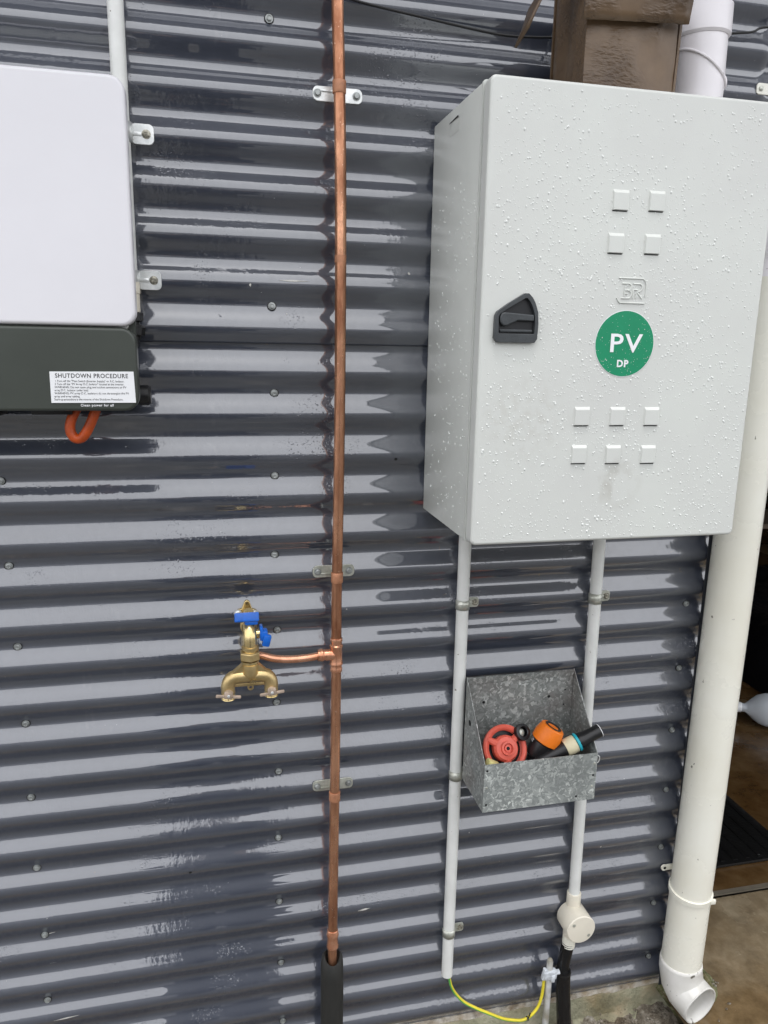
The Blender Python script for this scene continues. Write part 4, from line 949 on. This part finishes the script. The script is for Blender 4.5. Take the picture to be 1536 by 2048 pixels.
mb.rings(rows, False, False, False); fl = mb.build("top_flap", M['cardboard'], cd, smooth=60); q = fl.modifiers.new("thickness", 'SOLIDIFY'); q.thickness = .004
mb = MB(); rows = []
for j_ in range(8):
    t_ = j_ / 7; rows.append([(FX0 - .006 - .088 * t_ ** .8, FY + .01 + .05 * i / 8, 2.186 - .095 * t_ ** 1.9 - (.012 * (i / 8) if j_ > 5 else 0)) for i in range(9)])
mb.rings(rows, False, False, False); fl = mb.build("side_flap", M['cardboard'], cd, smooth=60); q = fl.modifiers.new("thickness", 'SOLIDIFY'); q.thickness = .004
tag(MB().tube([(.5028, -.020, 1.99), (.5006, -.020, 2.19)], .0022, 10).build("white_rod", M['white']), "thin white rod standing behind the cardboard box", "rod")

# black cable across the top
kc = tag(MB().tube(spline([(-.15, -.027, 2.28), (.02, -.027, 2.192), (.1227, -.027, 2.1655), (.2604, -.027, 2.1495), (.36, -.027, 2.1395), (.4102, -.027, 2.1370), (.46, -.027, 2.1395), (.4993, -.027, 2.1430), (.68, -.027, 2.158), (.8478, -.027, 2.1835), (.8900, -.027, 2.1900), (.927, -.027, 2.202), (1.1, -.027, 2.215), (1.5, -.027, 2.24)], 5), .0022, 10).build("black_cable", M['blackplastic']), "thin black cable sagging across the top of the wall", "cable")

# ------------------------------------------------------------------ photographer, mirrored in the wet steel
def skin(name, V, E, R, m, parent, sub=2):
    me = bpy.data.meshes.new(name); me.from_pydata(V, E, []); o = bpy.data.objects.new(name, me); col.objects.link(o)
    sk_ = o.modifiers.new("skin", 'SKIN'); o.modifiers.new("sub", 'SUBSURF').render_levels = sub; o.modifiers["sub"].levels = sub
    if not me.skin_vertices: me.attributes
    for i, r_ in enumerate(R): me.skin_vertices[0].data[i].radius = r_ if isinstance(r_, tuple) else (r_, r_)
    me.skin_vertices[0].data[0].use_root = True
    sk_.use_smooth_shade = True; me.materials.append(m); o.parent = parent; o.location = -Vector(parent.location); return o
ph = thing("person", "person in dark hooded raincoat holding up a phone, mirrored in the wall", "person", (-.13, -1.80, 0))
bx, by = -.13, -1.80
V = [(bx, by, .95), (bx, by, 1.10), (bx, by, 1.28), (bx, by, 1.42), (bx, by + .01, 1.50), (bx, by + .02, 1.555), (bx, by + .035, 1.64), (bx, by + .035, 1.72),
     (bx - .17, by, 1.40), (bx - .24, by + .02, 1.16), (bx - .13, by + .22, 1.34), (bx - .085, by + .285, 1.47),
     (bx + .17, by, 1.40), (bx + .24, by + .02, 1.16), (bx + .13, by + .22, 1.34), (bx + .085, by + .285, 1.47),
     (bx - .09, by, .88), (bx - .10, by + .01, .48), (bx - .11, by - .01, .09), (bx - .12, by + .13, .03),
     (bx + .09, by, .88), (bx + .10, by + .01, .48), (bx + .11, by - .01, .09), (bx + .12, by + .13, .03)]
E_ = [(0, 1), (1, 2), (2, 3), (3, 4), (4, 5), (5, 6), (6, 7), (3, 8), (8, 9), (9, 10), (10, 11), (3, 12), (12, 13), (13, 14), (14, 15), (0, 16), (16, 17), (17, 18), (18, 19), (0, 20), (20, 21), (21, 22), (22, 23)]
R_ = [(.15, .11), (.15, .11), (.16, .12), (.13, .10), .06, .07, (.085, .095), .06, .065, .052, .042, .03, .065, .052, .042, .03, .09, .06, .045, .035, .09, .06, .045, .035]
skin("body", V, E_, R_, M['skin'], ph)
def coat(name, rings_):
    mb = MB(); mb.rings([[(cx + rx * math.cos(2 * PI * k / 28), cy + ry * math.sin(2 * PI * k / 28), z) for k in range(28)] for cx, cy, z, rx, ry in rings_]); return mb.build(name, M['raincoat'], ph, smooth=60)
coat("raincoat", [(bx, by, .58, .25, .17), (bx, by, .95, .225, .16), (bx, by, 1.2, .215, .155), (bx, by, 1.38, .225, .14), (bx, by, 1.46, .17, .11), (bx, by + .01, 1.52, .085, .085)])
coat("hood", [(bx, by + .0, 1.50, .09, .09), (bx, by + .005, 1.58, .105, .115), (bx, by + .005, 1.68, .108, .12), (bx, by, 1.76, .08, .09), (bx, by, 1.785, .03, .03)])
for sg in (-1, 1):
    mb = MB().tube(spline([(bx + sg * .17, by, 1.41), (bx + sg * .245, by + .02, 1.16), (bx + sg * .135, by + .22, 1.335), (bx + sg * .105, by + .25, 1.40)], 5), .06, 18, rs=None); mb.build("sleeve", M['raincoat'], ph)
    mb = MB().tube([(bx + sg * .09, by, .9), (bx + sg * .10, by + .01, .48), (bx + sg * .11, by - .01, .08)], .085, 18); mb.build("trouser_leg", M['raincoat'], ph)
    mb = MB().box((bx + sg * .115, by + .05, .03), (.10, .28, .075), bevel=.03); mb.build("boot", M['rubber'], ph)
    h0 = Vector((bx + sg * .085, by + .290, 1.49)); Vh = [tuple(h0), tuple(h0 + Vector((-sg * .012, .02, .04)))]; Eh = [(0, 1)]; Rh = [.022, (.030, .014)]
    for f_ in range(4):
        b_ = len(Vh); z_ = .075 - f_ * .022; ln = (.85, 1, .95, .75)[f_]
        Vh += [tuple(h0 + Vector((-sg * .012, .03, z_))), tuple(h0 + Vector((-sg * (.012 + .0), .03 + .030 * ln, z_ + .006))), tuple(h0 + Vector((-sg * (.012 + .028 * ln), .03 + .045 * ln, z_ + .008)))]
        Eh += [(1, b_), (b_, b_ + 1), (b_ + 1, b_ + 2)]; Rh += [.010, .009, .007]
    b_ = len(Vh); Vh += [tuple(h0 + Vector((-sg * .030, .012, .055))), tuple(h0 + Vector((-sg * .052, .016, .075)))]; Eh += [(1, b_), (b_, b_ + 1)]; Rh += [.011, .009]
    skin("hand", Vh, Eh, Rh, M['skin'], ph)
for dx in (-.032, .032): MB().lathe([(.012, 0), (.011, .004), (.004, .007)], (bx + dx, by + .122, 1.655), (0, 1, 0), 14).build("eye", M['white'], ph)
MB().lathe([(.004, 0), (.014, .012), (.016, .024), (.006, .034)], (bx, by + .132, 1.650), (0, .25, -1), 12).build("nose", M['skin'], ph)
MB().box((bx, by + .128, 1.592), (.045, .012, .010), bevel=.004).build("mouth", mat("lips", (.40, .16, .13), .5), ph)
pn = thing("phone", "black phone held up by the person in the raincoat", "phone", (-.13, -1.46, 1.56))
MB().box((-.1217, -1.452, 1.560), (.150, .009, .155 * .5), bevel=.004).build("phone_body", M['blackplastic'], pn)
